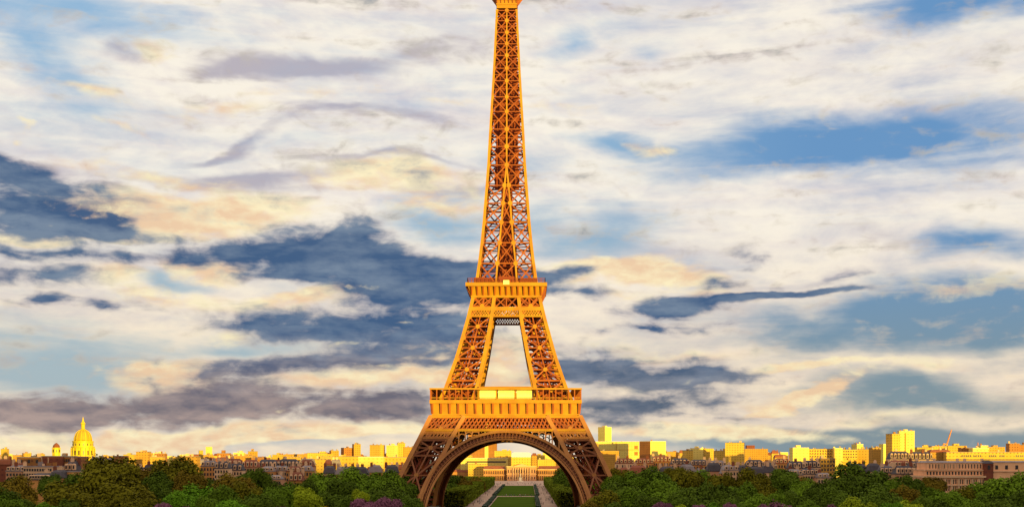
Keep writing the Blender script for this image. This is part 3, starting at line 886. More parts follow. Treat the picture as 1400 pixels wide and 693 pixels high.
def trunk_mesh(seed):
    rn = random.Random(seed); mb = MB()
    pts, r = [Vector((0, 0, -.4))], [.03]
    for k in range(5): pts.append(Vector((rn.uniform(-.02, .02), rn.uniform(-.02, .02), -.4 + .2 * (k + 1)))); r.append(.028 - .004 * k)
    mb.tube([(p, q) for p, q in zip(pts, r)], 7)
    for k in range(6):
        a = k * 1.05 + rn.uniform(-.3, .3); b = pts[2 + k % 3]
        e = b + Vector((.3 * cos(a), .3 * sin(a), rn.uniform(.15, .32)))
        mb.beam(b, b.lerp(e, .5) + Vector((0, 0, .03)), .018); mb.beam(b.lerp(e, .5) + Vector((0, 0, .03)), e, .010)
    return mb.mesh('tree_trunk')
CROWNS = [crown_mesh(100 + i, n=13000, size=.030, lobes=14 + 2 * i, aspect=(.8, .95, .75, .88, 1.0, .82)[i]) for i in range(6)]
TALLC = [crown_mesh(200 + i, n=9000, lobes=16, aspect=1.35, size=.038) for i in range(2)]
TRUNKS = [trunk_mesh(i) for i in range(3)]

WORDS = {'olive': 'olive green', 'brown': 'brownish olive', 'dark': 'dark green', 'green': 'mid green', 'bright': 'fresh green', 'lime': 'pale lime green', 'yellow': 'golden yellow', 'purple': 'mauve blossoming'}
TREES = []
def tree(px, top, wpx, Y, kind, tall=False, seed=None):
    """a tree whose crown spans wpx in the photograph, its top at row `top`, standing at distance Y"""
    ht = zat(top, Y) - ground_z(xat(px, Y), Y)
    w = wpx * Y / F
    i = len(TREES)
    cm = TALLC[i % 2] if tall else CROWNS[(i * 5 + i // 6) % 6]
    asp = max(v.co.z for v in cm.vertices)
    ch = min(asp * w * 1.05, ht * .82)
    t = empty('park_tree', (xat(px, Y), Y, ground_z(xat(px, Y), Y)))
    c = link('crown', cm, M['leaf_olive'], t)
    c.material_slots[0].link = 'OBJECT'; c.material_slots[0].material = M['leaf_' + kind]
    c.location = (0, 0, ht - ch); c.scale = (w, w, ch / asp); c.rotation_euler.z = rnd.uniform(0, 6.28)
    k = link('trunk', TRUNKS[i % 3], M['bark'], t)
    z0 = ht - ch
    k.scale = (w, w, (z0 + ch * .5) / 1.0 / .98); k.location = (0, 0, .4 * k.scale.z)
    TREES.append((t, px, top, wpx, Y, kind))
T_ = [  # centre px, top row, width px, distance, kind
    (18, 645, 62, 430, 'brown'), (2, 662, 60, 380, 'dark'), (98, 653, 92, 400, 'olive'), (168, 645, 98, 410, 'olive'), (152, 619, 96, 520, 'olive'), (112, 640, 60, 540, 'dark'), (195, 634, 60, 545, 'brown'),
    (62, 683, 44, 310, 'bright'), (12, 674, 52, 330, 'green'), (125, 676, 60, 330, 'olive'), (35, 680, 40, 340, 'dark'), (190, 672, 56, 340, 'olive'), (95, 680, 40, 330, 'dark'),
    (240, 621, 84, 500, 'olive'), (218, 640, 54, 470, 'dark'), (262, 640, 52, 470, 'brown'), (272, 657, 72, 400, 'bright'), (242, 668, 52, 360, 'bright'), (305, 660, 56, 380, 'green'), (318, 680, 56, 320, 'bright'), (288, 676, 50, 330, 'green'), (230, 664, 44, 420, 'dark'),
    (322, 642, 66, 440, 'brown'), (350, 636, 44, 500, 'dark'), (295, 650, 44, 480, 'dark'), (340, 655, 60, 400, 'olive'), (348, 672, 56, 350, 'dark'), (222, 685, 30, 290, 'purple'), (250, 689, 44, 285, 'purple'),
    (384, 655, 62, 400, 'green'), (374, 668, 44, 360, 'green'), (420, 661, 46, 370, 'lime'), (412, 653, 48, 430, 'dark'), (444, 643, 60, 470, 'green'), (468, 652, 60, 430, 'dark'), (482, 633, 76, 500, 'green'), (500, 650, 64, 440, 'green'), (452, 668, 50, 380, 'dark'), (478, 672, 44, 370, 'dark'),
    (492, 667, 24, 350, 'lime'), (497, 679, 44, 295, 'purple'), (530, 677, 48, 292, 'purple'), (441, 690, 54, 290, 'yellow'), (378, 689, 50, 285, 'purple'), (515, 687, 30, 285, 'purple'), (405, 690, 40, 300, 'dark'),
    (526, 657, 56, 430, 'dark'), (510, 668, 52, 390, 'dark'), (540, 664, 46, 440, 'dark'), (528, 640, 56, 560, 'green'), (552, 652, 40, 560, 'dark'), (562, 674, 40, 420, 'dark'), (548, 684, 30, 340, 'dark'),
    (826, 667, 68, 420, 'olive'), (806, 682, 40, 380, 'brown'), (850, 655, 62, 450, 'dark'), (846, 638, 40, 600, 'olive'), (872, 640, 56, 520, 'green'), (866, 662, 50, 420, 'green'), (840, 682, 50, 350, 'dark'),
    (892, 633, 52, 520, 'dark'), (905, 643, 66, 470, 'green'), (922, 636, 44, 530, 'olive'), (938, 640, 60, 500, 'olive'), (966, 638, 60, 510, 'green'), (950, 655, 70, 430, 'dark'), (908, 664, 54, 400, 'green'), (985, 642, 50, 490, 'olive'), (990, 660, 56, 410, 'dark'), (960, 674, 60, 360, 'dark'), (885, 674, 50, 370, 'dark'), (930, 670, 46, 380, 'dark'),
    (1026, 635, 60, 490, 'olive'), (1008, 655, 64, 420, 'green'), (1045, 655, 56, 430, 'olive'), (1030, 672, 60, 360, 'green'), (1000, 678, 46, 350, 'dark'),
    (905, 684, 34, 292, 'purple'), (927, 688, 30, 295, 'lime'), (978, 684, 34, 300, 'bright'), (998, 685, 22, 292, 'purple'), (1062, 682, 66, 290, 'purple'), (1038, 687, 40, 288, 'purple'), (956, 688, 26, 290, 'purple'),
    (1072, 638, 46, 500, 'dark'), (1096, 652, 46, 450, 'green'), (1118, 657, 46, 420, 'dark'), (1066, 668, 40, 370, 'green'), (1110, 680, 50, 320, 'green'), (1135, 688, 34, 285, 'purple'), (1088, 668, 50, 370, 'dark'), (1140, 662, 50, 400, 'dark'), (1150, 676, 50, 350, 'dark'),
    (1178, 626, 104, 470, 'dark'), (1146, 644, 60, 460, 'dark'), (1215, 648, 56, 450, 'green'), (1190, 655, 80, 400, 'dark'), (1175, 676, 60, 300, 'lime'), (1222, 684, 44, 300, 'bright'), (1205, 672, 50, 350, 'dark'),
    (1242, 646, 46, 480, 'dark'), (1236, 660, 52, 420, 'brown'), (1246, 681, 48, 300, 'lime'), (1270, 662, 46, 430, 'green'), (1262, 676, 50, 350, 'dark'), (1300, 668, 56, 400, 'green'), (1318, 662, 56, 430, 'olive'), (1290, 682, 50, 330, 'dark'), (1345, 655, 60, 430, 'green'),
    (1374, 641, 80, 430, 'green'), (1402, 646, 60, 430, 'dark'), (1398, 668, 60, 370, 'dark'), (1360, 672, 60, 350, 'dark'), (1325, 680, 50, 330, 'green'), (1385, 684, 50, 310, 'dark'),
    (-34, 652, 62, 420, 'green'), (-30, 676, 56, 330, 'dark'), (-70, 660, 62, 400, 'olive'), (1440, 650, 66, 430, 'green'), (1432, 674, 60, 340, 'olive'), (1480, 660, 60, 400, 'dark'),
    # beyond the tower
    (612, 646, 40, 860, 'dark'), (632, 648, 34, 900, 'brown'), (600, 654, 34, 760, 'dark'), (652, 650, 24, 1000, 'brown'), (590, 662, 34, 740, 'dark'),
    (771, 638, 34, 900, 'dark'), (788, 646, 36, 820, 'dark'), (800, 655, 36, 760, 'green'), (812, 646, 36, 800, 'dark'), (834, 644, 40, 780, 'olive'),
]
for q in T_: tree(*q)
EXTRA = []
r2 = random.Random(77)
for (x0, x1, top, Y, stp) in ((-60, 560, 649, 610, 34), (840, 1460, 650, 620, 34)):   # the park's further trees, between the near crowns and the city
    x = x0
    while x < x1:
        tree(x, top + r2.uniform(-4, 6), r2.uniform(32, 46), Y + r2.uniform(-40, 90), r2.choice(['dark', 'green', 'olive', 'dark', 'brown']))
        x += stp * r2.uniform(.8, 1.2)

def label_trees():
    rows = lambda Y: 'nearest row' if Y < 345 else 'second row' if Y < 435 else 'third row' if Y < 590 else 'behind the tower feet'
    cnt = {}
    for (t, px, top, wpx, Y, kind) in sorted(TREES, key=lambda q: abs(q[1] - 693)):
        side = 'left' if px < 693 else 'right'
        size = 'small' if wpx * Y / F < 9 else 'broad' if wpx * Y / F > 19 else ''
        k = (kind, size, rows(Y), side); cnt[k] = cnt.get(k, 0) + 1
        w = WORDS[kind]
        lab = '%s%s tree, %s, %s such %s of the tower' % (size + ' ' if size else '', w, rows(Y), ORD[cnt[k] - 1], side)
        tag(t, lab, 'tree', 'trees of the park around the tower')
        if kind in ('purple',): t.name = 'blossom_tree'
label_trees()

# ---------------------------------------------------------------- the city
DK = (0.05, 0.035, 0.03)
M.update({
    'yellow': mat('cream_render_wall', (0.64, 0.36, 0.055), 0.85, 0.12, 0.05, objvar=0.16, window=(3.6, 3.3, (0.17, 0.09, 0.015))),
    'bright': mat('pale_render_wall', (0.80, 0.57, 0.14), 0.8, 0.1, 0.05, objvar=0.08, window=(4.4, 3.4, (0.34, 0.2, 0.03))),
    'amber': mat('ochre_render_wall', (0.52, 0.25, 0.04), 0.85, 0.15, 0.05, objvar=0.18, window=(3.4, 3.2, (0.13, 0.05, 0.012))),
    'rust': mat('terracotta_wall', (0.40, 0.15, 0.035), 0.85, 0.15, 0.05, objvar=0.15, window=(3.2, 3.2, (0.12, 0.035, 0.015))),
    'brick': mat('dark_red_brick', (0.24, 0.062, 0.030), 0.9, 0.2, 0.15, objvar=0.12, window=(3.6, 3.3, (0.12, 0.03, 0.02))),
    'orange_stone': mat('orange_stone_wall', (0.60, 0.25, 0.07), 0.9, 0.2, 0.15, objvar=0.15),
    'pink_stone': mat('pinkish_stone_wall', (0.58, 0.27, 0.14), 0.9, 0.2, 0.12, objvar=0.12),
    'pale_stone': mat('pale_stone_wall', (0.74, 0.43, 0.24), 0.9, 0.15, 0.12, objvar=0.1),
    'gold_lead': mat('gilded_lead_roof', (0.50, 0.29, 0.012), 0.55, 0.2, 0.1),
    'cream_stone': mat('cream_stone_wall', (0.90, 0.45, 0.23), 0.9, 0.15, 0.15),
    'gold': mat('gilded_stone', (0.66, 0.44, 0.012), 0.5, 0.15, 0.08),
    'slate': mat('slate_roof', (0.075, 0.055, 0.062), 0.7, 0.2, 0.3, objvar=0.2),
    'zinc': mat('zinc_roof', (0.26, 0.19, 0.18), 0.6, 0.2, 0.3, objvar=0.15),
    'tile': mat('red_tile_roof', (0.27, 0.075, 0.035), 0.85, 0.2, 0.3, objvar=0.2),
    'glass': mat('dark_window', (0.035, 0.025, 0.025), 0.25, 0.1, 1.0, spec=0.5),
    'white_roof': mat('white_roof_sheet', (0.78, 0.62, 0.50), 0.7, 0.1, 0.2),
    'sky_slate': mat('slate_sky_sheen', (0.62, 0.66, 0.66), 0.5, 0.08, 0.1),  # dome slate, with the sky it reflects put into the colour
    'crane_paint': mat('crane_paint', (0.60, 0.20, 0.05), 0.6, 0.1, 0.5),
})
ADJ = {'yellow': 'yellow', 'bright': 'pale yellow', 'amber': 'amber', 'rust': 'rust coloured', 'brick': 'dark red brick', 'orange_stone': 'orange stone',
       'pink_stone': 'pinkish stone', 'pale_stone': 'pale stone', 'gold': 'gilded'}
RADJ = {'flat': 'flat roofed', 'hut': 'flat roofed', 'slate': 'slate roofed', 'zinc': 'zinc roofed', 'tile': 'red roofed'}
CITY = []
def unit_box():
    b = MB(); b.box(-.5, .5, 0, 1, -.5, .5); return b.mesh('window')
UBOX = unit_box()

def bld(px0, px1, ytop, Y, wall, roof='flat', rh=None, depth=None, rot=0.0, win=None, label=None, chim=None, name='apartment_block', cat='building', ybase=None, seed=None, dormer=0):
    """a building whose front spans columns px0..px1 and reaches up to row ytop, standing at distance Y"""
    w = (px1 - px0) * Y / F
    H = zat(ytop, Y)
    if depth is None: depth = min(max(w * .7, 11), 26)
    if rot:
        a = R(abs(rot)); w0 = w
        w = max(5.0, (w0 - depth * sin(a)) / cos(a)) if w0 > depth * sin(a) + 5 else w0 * .7
        if w == w0 * .7: depth = w0 * .7
    cx = xat((px0 + px1) / 2, Y)
    t = empty(name, (cx, Y + depth / 2, 0)); t.rotation_euler.z = R(rot)
    mansard = roof in ('slate', 'zinc', 'tile')
    if rh is None: rh = min(6.0, H * .22) if mansard else 0
    hw = H - rh
    b = MB(); b.box(-w / 2, w / 2, -depth / 2, depth / 2, 0, hw)
    wo = b.build('wall', M[wall], t)
    e = MB()
    if mansard:
        e.taper(-w / 2 - .3, w / 2 + .3, -depth / 2 - .3, depth / 2 + .3, hw, hw + .5, 0, 0)
        e.taper(-w / 2 + .2, w / 2 - .2, -depth / 2 + .2, depth / 2 - .2, hw + .5, hw + rh * .75, min(1.2, w * .1), 1.6)
        e.taper(-w / 2 + .2 + min(1.2, w * .1), w / 2 - .2 - min(1.2, w * .1), -depth / 2 + 1.8, depth / 2 - 1.8, hw + rh * .75, hw + rh, w * .1, depth * .25)
        ro = e.build('roof', M[roof], t)
    else:
        e.box(-w / 2 - .15, w / 2 + .15, -depth / 2 - .15, depth / 2 + .15, hw + .002, hw + .55)
        ro = e.build('roof', M['zinc' if wall not in ('bright', 'gold') else 'white_roof'], t)
        if roof == 'hut':
            x = rnd.uniform(-w * .25, w * .1)
            h = MB(); h.box(x, x + w * .28, -depth * .2, depth * .2, hw + .55, hw + .55 + rnd.uniform(1.5, 3.5)); h.build('roof_hut', M[wall], ro)
    if not mansard and w > 9:
        for k in range(rnd.randint(1, 4)):
            c = MB(); x = rnd.uniform(-w * .42, w * .42); s = rnd.uniform(.5, 1.4); y = rnd.uniform(-depth * .35, depth * .2)
            c.box(x - s, x + s, y - s * .6, y + s * .6, hw + .555, hw + .55 + rnd.uniform(1.0, 2.6))
            c.build('roof_stack', M[rnd.choice(['pale_stone', 'zinc', 'rust', wall])], ro)
    nch = chim if chim is not None else (rnd.randint(1, 3) if mansard and (px1 - px0) > 9 else 0)
    for k in range(nch):
        c = MB(); x = -w / 2 + w * (k + .5 + rnd.uniform(-.3, .3)) / nch; y = rnd.uniform(-depth * .3, depth * .3)
        zz = hw + rh * .6
        c.box(x - .9, x + .9, y - .45, y + .45, zz, hw + rh + 1.6); c.box(x - .6, x - .2, y - .2, y + .2, hw + rh + 1.6, hw + rh + 2.2); c.box(x + .2, x + .6, y - .2, y + .2, hw + rh + 1.6, hw + rh + 2.2)
        c.build('chimney', M['pale_stone'] if rnd.random() < .6 else M['tile'], ro)
    for k in range(dormer):
        c = MB(); x = -w / 2 + w * (k + .5) / dormer
        c.box(x - .8, x + .8, -depth / 2 - .1, -depth / 2 + 2, hw + .6, hw + rh * .62); c.taper(x - .95, x + .95, -depth / 2 - .2, -depth / 2 + 2, hw + rh * .62, hw + rh * .75, .6, .3)
        d = c.build('dormer', M['pale_stone'], ro)
        o = link('window', UBOX, M['glass'], ro); o.location = (x, -depth / 2 - .16, hw + .6 + rh * .28); o.scale = (.9, .08, rh * .34)
    if win:
        nx, nz, ww, hh, gap, gm = win            # columns, rows from the top, size, storey height, material
        if UBOX.materials: pass
        for j in range(nz):
            for i in range(nx):
                o = link('window', UBOX, M['glass'], t)
                o.location = (-w / 2 + w * (i + .5) / nx, -depth / 2 - .06, hw - gap * (j + .62)); o.scale = (ww, .1, hh)
    CITY.append(dict(t=t, px=(px0 + px1) / 2, w=px1 - px0, y=ytop, Y=Y, wall=wall, roof=roof, label=label, cat=cat))
    return t, wo, ro, w, depth, hw, H

def part_box(name, m, parent, *bx):
    b = MB()
    for q in bx: b.box(*q)
    return b.build(name, M[m], parent)

# ---- the gilded church dome on the left skyline
def build_dome():
    Y, px = 2100, 113.5
    k = Y / F
    t = empty('church_dome', (xat(px, Y), Y, 0), 'gilded church dome with lantern and spire rising over the left skyline', 'church')
    z = lambda y: zat(y, Y)
    b = MB(); b.box(-17 * k, 17 * k, -15, 15, 0, z(627)); b.taper(-18 * k, 18 * k, -16, 16, z(627), z(625.5), .5, .5); b.box(-24 * k, 24 * k, 2, 25, 0, z(631)); b.build('base', M['gold'], t)
    b = MB(); b.tube([((0, 0, z(626)), 15.5 * k), ((0, 0, z(611.5)), 14.6 * k), ((0, 0, z(611.4)), 15.6 * k), ((0, 0, z(610)), 15.6 * k)], 32); dr = b.build('drum', M['gold'], t)
    for i in range(16):
        a = 2 * pi * (i + .5) / 16
        c = MB(); x, y = 15.6 * k * cos(a), 15.6 * k * sin(a)
        c.tube([((x, y, z(625)), 1.1), ((x, y, z(612)), .9)], 8); c.build('column', M['gold'], dr)
        if sin(a) < 0.2:
            a2 = 2 * pi * i / 16 + .0
            o = link('window', UBOX, M['glass'], dr); o.location = (15.4 * k * cos(a2), 15.4 * k * sin(a2), z(618.6)); o.scale = (2.0, .6, 6 * k); o.rotation_euler.z = a2 + pi / 2
            o = link('window', UBOX, M['glass'], dr); o.location = (13.7 * k * cos(a2), 13.7 * k * sin(a2), z(607.5)); o.scale = (1.5, .6, 3 * k); o.rotation_euler.z = a2 + pi / 2
    b = MB(); b.tube([((0, 0, z(610)), 13.6 * k), ((0, 0, z(604)), 13.4 * k), ((0, 0, z(603.8)), 14.2 * k), ((0, 0, z(602.6)), 14.2 * k)], 32); b.build('attic', M['gold'], t)
    b = MB(); rr = []
    for i in range(11):
        a = pi / 2 * i / 10
        rr.append(((0, 0, z(602.6) + (602.6 - 587) * k * sin(a)), 12.0 * k * max(cos(a) ** .8, .22)))
    b.tube(rr, 32); dm = b.build('dome', M['gold_lead'], t, True)
    for i in range(12):
        a = 2 * pi * i / 12 + .13
        c = MB()
        for (p, r0), (q, r1) in zip(rr, rr[1:]):
            c.beam((r0 * cos(a), r0 * sin(a), p[2]), (r1 * cos(a), r1 * sin(a), q[2]), 1.3, .9, (cos(a), sin(a), 0))
        c.build('rib', M['gold'], dm)
    b = MB(); b.tube([((0, 0, z(588)), 4.2 * k), ((0, 0, z(587)), 4.6 * k), ((0, 0, z(586)), 2.6 * k), ((0, 0, z(580)), 2.6 * k), ((0, 0, z(579.5)), 3.4 * k), ((0, 0, z(578.5)), 3.2 * k), ((0, 0, z(576)), 1.6 * k)], 12); b.build('lantern', M['gold'], t)
    b = MB(); b.tube([((0, 0, z(576.5)), 1.7 * k), ((0, 0, z(569.5)), .25)], 10); b.build('spire', M['gold'], t)
    Y, px = 2000, 77
    z = lambda y: zat(y, Y); k = Y / F
    t = empty('bell_turret', (xat(px, Y), Y, 0), 'small yellow turret with reddish cap left of the gilded dome', 'church')
    b = MB(); b.tube([((0, 0, 0), 6.2 * k), ((0, 0, z(613)), 5.6 * k), ((0, 0, z(612.8)), 6.2 * k), ((0, 0, z(611.5)), 5.8 * k)], 8); b.build('shaft', M['gold'], t)
    b = MB(); b.tube([((0, 0, z(611.5)), 4.9 * k), ((0, 0, z(608.5)), 4.2 * k), ((0, 0, z(606.5)), 2.4 * k), ((0, 0, z(605)), .6)], 12); b.build('cap', M['tile'], t)
    for i in range(8):
        a = 2 * pi * i / 8 + pi / 8
        o = link('window', UBOX, M['glass'], t); o.location = (5.5 * k * cos(a), 5.5 * k * sin(a), z(616)); o.scale = (1.8, .5, 4 * k); o.rotation_euler.z = a + pi / 2
if not UBOX.materials: UBOX.materials.append(M['glass'])
build_dome()

# ---- the long military school closing the lawn
def build_school():
    Y = 1640; k = Y / F; z = lambda y: zat(y, Y); X = lambda px: xat(px, Y)
    t = empty('military_school', (0, Y, 0), 'long classical stone palace with columns closing the far end of the lawn', 'palace')
    t.location = (0, 0, 0)
    cb = part_box('central_block', 'pink_stone', t, (X(693), X(733), Y, Y + 30, 0, z(637.4)))
    part_box('cornice', 'pale_stone', cb, (X(692.5), X(733.5), Y - .8, Y - .002, z(638), z(636.8)), (X(692.5), X(733.5), Y - .5, Y - .002, z(648), z(647.2)))
    for i in range(8):
        x = X(701.5) + (X(724.5) - X(701.5)) * i / 7
        c = MB(); c.tube([((x, Y - 1.2, z(657.5)), .75), ((x, Y - 1.2, z(639)), .6)], 8); c.build('column', M['pale_stone'], cb)
    c = MB(); x0, x1 = X(701), X(725); c.face((x0, Y - 1.6, z(637.2)), (x1, Y - 1.6, z(637.2)), ((x0 + x1) / 2, Y - 1.6, z(633.5))); c.face((x0, Y + 2, z(637.2)), ((x0 + x1) / 2, Y + 2, z(633.5)), (x1, Y + 2, z(637.2)))
    c.face((x0, Y - 1.6, z(637.2)), ((x0 + x1) / 2, Y - 1.6, z(633.5)), ((x0 + x1) / 2, Y + 2, z(633.5)), (x0, Y + 2, z(637.2))); c.face((x1, Y - 1.6, z(637.2)), (x1, Y + 2, z(637.2)), ((x0 + x1) / 2, Y + 2, z(633.5)), ((x0 + x1) / 2, Y - 1.6, z(633.5)))
    c.build('pediment', M['pale_stone'], cb)
    for j, (ya, yb) in enumerate(((654.6, 651.2), (646, 641.5))):
        for i in range(11):
            x = X(695) + (X(731) - X(695)) * i / 10
            o = link('window', UBOX, M['glass'], cb); o.location = (x, Y - .1, (z(ya) + z(yb)) / 2); o.scale = (1.3, .15, z(yb) - z(ya))
    dm = part_box('dome_base', 'yellow', t, (X(699), X(726), Y + 4, Y + 27, z(637), z(624.6)))
    d = MB(); d.taper(X(699), X(726), Y + 4, Y + 27, z(624.5), z(619), .8, .8); d.taper(X(700), X(725), Y + 5, Y + 26, z(619), z(617.4), 3, 3)
    d.build('dome', M['sky_slate'], dm)
    for s, (a, b) in ((0, (661, 690.5)), (1, (735.5, 766))):
        wg = part_box('wing', 'orange_stone', t, (X(a), X(b), Y + 6, Y + 24, 0, z(641)))
        r = MB(); r.taper(X(a) - .4, X(b) + .4, Y + 5.6, Y + 24.4, z(641) + .003, z(636.6), 1.5, 6); r.build('roof', M['tile'], wg)
        part_box('cornice', 'pale_stone', wg, (X(a) - .3, X(b) + .3, Y + 5.3, Y + 5.998, z(642), z(640.9)), (X(a) - .3, X(b) + .3, Y + 5.5, Y + 5.998, z(649.4), z(648.7)))
        n = 12
        for i in range(n):
            x = X(a) + (X(b) - X(a)) * (i + .5) / n
            for (ya, yb) in ((656, 650.5), (647.5, 643.4)):
                o = link('window', UBOX, M['glass'], wg); o.location = (x, Y + 5.9, (z(ya) + z(yb)) / 2); o.scale = (1.15, .15, z(yb) - z(ya))
        p = MB()
        for e in (a, b): pass
        part_box('link_wing', 'amber', t, (X(690.6), X(692.9), Y + 12, Y + 22, 0, z(643))) if s == 0 else part_box('link_wing', 'amber', t, (X(733.1), X(735.4), Y + 12, Y + 22, 0, z(643)))
    # equestrian monument before it
    m = empty('equestrian_monument', (xat(711.5, 1560), 1560, 0), 'pale equestrian statue on a stepped pedestal before the palace', 'statue')
    b = MB(); b.box(-4, 4, -5.5, 5.5, 0, .6); b.box(-3, 3, -4.2, 4.2, .6, 1.2); b.box(-1.7, 1.7, -2.8, 2.8, 1.2, 5.2); b.box(-2, 2, -3.1, 3.1, 5.2, 5.6); b.build('pedestal', M['white_roof'], m)
    V = [(0, 1, 8.3), (0, -1, 8.4), (0, -1.9, 9.6), (0, -2.7, 9.9), (0, 0, 8.6), (0, 0, 9.9), (0, -.1, 10.5), (.55, -1, 7), (.55, -1.1, 5.6), (-.55, -1.1, 7.2), (-.5, -1.7, 6.6), (.5, 1.1, 7), (.5, 1.3, 5.6), (-.5, 1.1, 7), (-.5, 1, 5.6), (0, 1.7, 7.6), (.6, -.1, 8), (.7, -.3, 7.1), (-.6, -.1, 8), (-.7, -.3, 7.1), (.7, -.5, 9.2), (-.7, -.5, 9.2)]
    E = [(0, 4), (4, 1), (1, 2), (2, 3), (4, 5), (5, 6), (1, 7), (7, 8), (1, 9), (9, 10), (0, 11), (11, 12), (0, 13), (13, 14), (0, 15), (4, 16), (16, 17), (4, 18), (18, 19), (5, 20), (5, 21)]
    RR = [.75, .7, .4, .3, .7, .42, .3, .3, .17, .3, .17, .34, .17, .34, .17, .12, .22, .15, .22, .15, .14, .14]
    link('statue', skin_mesh('statue', V, E, RR), M['white_roof'], m, True)

def skin_mesh(name, V, E, RR, lv=1):
    me = bpy.data.meshes.new(name); me.from_pydata(V, E, []); me.update()
    o = bpy.data.objects.new(name, me); COL.objects.link(o)
    md = o.modifiers.new('skin', 'SKIN')
    if not me.skin_vertices: bpy.context.view_layer.objects.active = o; bpy.ops.mesh.customdata_skin_add()
    for d, r in zip(me.skin_vertices[0].data, RR): d.radius = (r, r)
    me.skin_vertices[0].data[0].use_root = True
    s = o.modifiers.new('sub', 'SUBSURF'); s.levels = lv
    bpy.context.view_layer.update()
    out = bpy.data.meshes.new_from_object(o.evaluated_get(bpy.context.evaluated_depsgraph_get()))
    out.name = name
    bpy.data.objects.remove(o); bpy.data.meshes.remove(me)
    return out
build_school()

# ---- buildings with a look of their own
def special():
    # left end: brick blocks and roofs in shade
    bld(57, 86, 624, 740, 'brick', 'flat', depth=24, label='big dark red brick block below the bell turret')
    t = CITY[-1]['t']
    for x in (-6.2, -2.4): part_box('pale_strip', 'pale_stone', t, (x - .25, x + .25, -12.25, -12.02, 3, 29.4))
    bld(86, 105, 624.6, 742, 'rust', 'flat', depth=20, win=(6, 4, 1.0, 1.7, 3.2, 0), label='rust brick block with small windows before the gilded dome')
    bld(23, 56, 625.2, 790, 'rust', 'flat', depth=20, win=(3, 2, 1.6, 2.2, 4.0, 0), label='flat terracotta block left of the dark red brick block')
    bld(88, 103, 630, 690, 'pale_stone', 'slate', rh=5.5, win=(5, 3, 1.0, 1.5, 3.0, 0), dormer=3, label='slate roofed house standing before the rust brick block')
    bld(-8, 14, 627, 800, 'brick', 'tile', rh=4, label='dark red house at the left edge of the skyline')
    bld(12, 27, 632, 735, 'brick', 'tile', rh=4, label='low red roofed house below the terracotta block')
    bld(8, 34, 635.5, 690, 'pink_stone', 'zinc', rh=3.5, win=(6, 2, 1.1, 1.5, 3, 0), dormer=4, label='pinkish house with zinc roof near the left edge')
    bld(32, 71, 638, 670, 'pale_stone', 'flat', depth=18, win=(11, 3, 1.0, 1.4, 2.6, 0), label='long low house with pale roof line below the brick blocks')
    bld(40, 66, 646.5, 640, 'orange_stone', 'slate', rh=3.6, depth=14, dormer=7, label='low orange house with dark dormered roof among the left trees')
    bld(66, 84, 642, 650, 'orange_stone', 'slate', rh=4.4, depth=14, chim=2, label='orange house with tall dark roof below the brick blocks')
    bld(82, 99, 645, 660, 'orange_stone', 'flat', depth=12, win=(5, 3, .9, 1.4, 3, 0), label='small orange house at the edge of the left trees')
    bld(1, 9, 613.5, 2300, 'yellow', 'hut', label='small yellow tower at the left end of the skyline')
    # between the crowns on the left
    bld(186, 203, 617.5, 1500, 'amber', 'hut', label='amber block seen between two tall olive trees')
    bld(211, 225, 620, 1500, 'rust', 'flat', label='rust topped block between the tall olive trees')
    bld(205, 222, 624.5, 1420, 'yellow', 'flat', label='low yellow block between the tall olive trees')
    bld(196, 206, 634, 800, 'pale_stone', 'slate', rh=3, win=(3, 2, 1, 1.5, 3, 0), label='small pale house showing between two tree crowns')
    bld(270, 277.5, 615.5, 2500, 'yellow', 'flat', rot=20, label='shorter of the thin twin yellow towers')
    bld(281, 288.5, 610.5, 2500, 'bright', 'flat', rot=-15, label='taller of the thin twin yellow towers')
    bld(297, 313, 619.5, 1500, 'rust', 'hut', label='rust block right of the thin twin towers')
    bld(319, 333, 618.8, 1700, 'bright', 'hut', label='pale yellow block with roof hut, second right of the thin twin towers')
    bld(337, 352, 616.8, 1750, 'amber', 'hut', rot=14, label='amber block third right of the thin twin towers')
    for (a, b, y, Y, w, r, rh, lab) in (
        (274, 294, 629, 830, 'orange_stone', 'zinc', 4, 'orange stone house with tall windows right of the tallest olive tree'),
        (293, 312, 630, 820, 'pale_stone', 'slate', 5, 'pale house under a slate roof below the rust block'),
        (305, 330, 626.5, 920, 'orange_stone', 'tile', 6, 'orange house under a broad red roof below the thin towers'),
        (311, 331, 633, 850, 'pale_stone', 'slate', 5, 'pale house with dark dormers in the left front row'),
        (330, 352, 628, 900, 'pink_stone', 'tile', 5.5, 'pink house under a red roof, left of the long slate roof'),
        (351, 378, 627.5, 930, 'orange_stone', 'slate', 7, 'orange house under the left half of the long slate roof'),
        (378, 408, 627, 940, 'pale_stone', 'slate', 7.5, 'pale house under the right half of the long slate roof'),
        (356, 374, 637, 800, 'orange_stone', 'zinc', 3.5, 'orange house before the long slate roof, left one'),
        (373, 392, 636, 810, 'pale_stone', 'zinc', 3.5, 'pale house before the long slate roof, middle one'),
        (391, 410, 637, 800, 'orange_stone', 'tile', 3.5, 'orange red roofed house before the long slate roof'),
        (408, 428, 628, 900, 'pink_stone', 'tile', 5, 'pink house with red roof between slate roof and yellow facade'),
        (395, 413, 645, 720, 'orange_stone', 'tile', 5.2, 'low house with broad red roof at the edge of the trees'),
        (366, 384, 649, 700, 'pink_stone', 'zinc', 2.5, 'low pink house half hidden by the left park trees'),
        (410, 426, 636, 780, 'orange_stone', 'zinc', 3.5, 'orange house with zinc roof beside the yellow facade')):
        n = max(3, int((b - a) / 3.6))
        bld(a, b, y, Y, w, r, rh=rh, win=(n, 4, 1.05, 1.9, 3.3, 0), dormer=max(2, n - 2), label=lab)
    bld(420, 447, 619, 2000, 'yellow', 'hut', label='yellow skyline block above the left end of the long facade')
    bld(449, 463, 616, 2000, 'amber', 'flat', rot=24, label='amber skyline tower left of the rust tower')
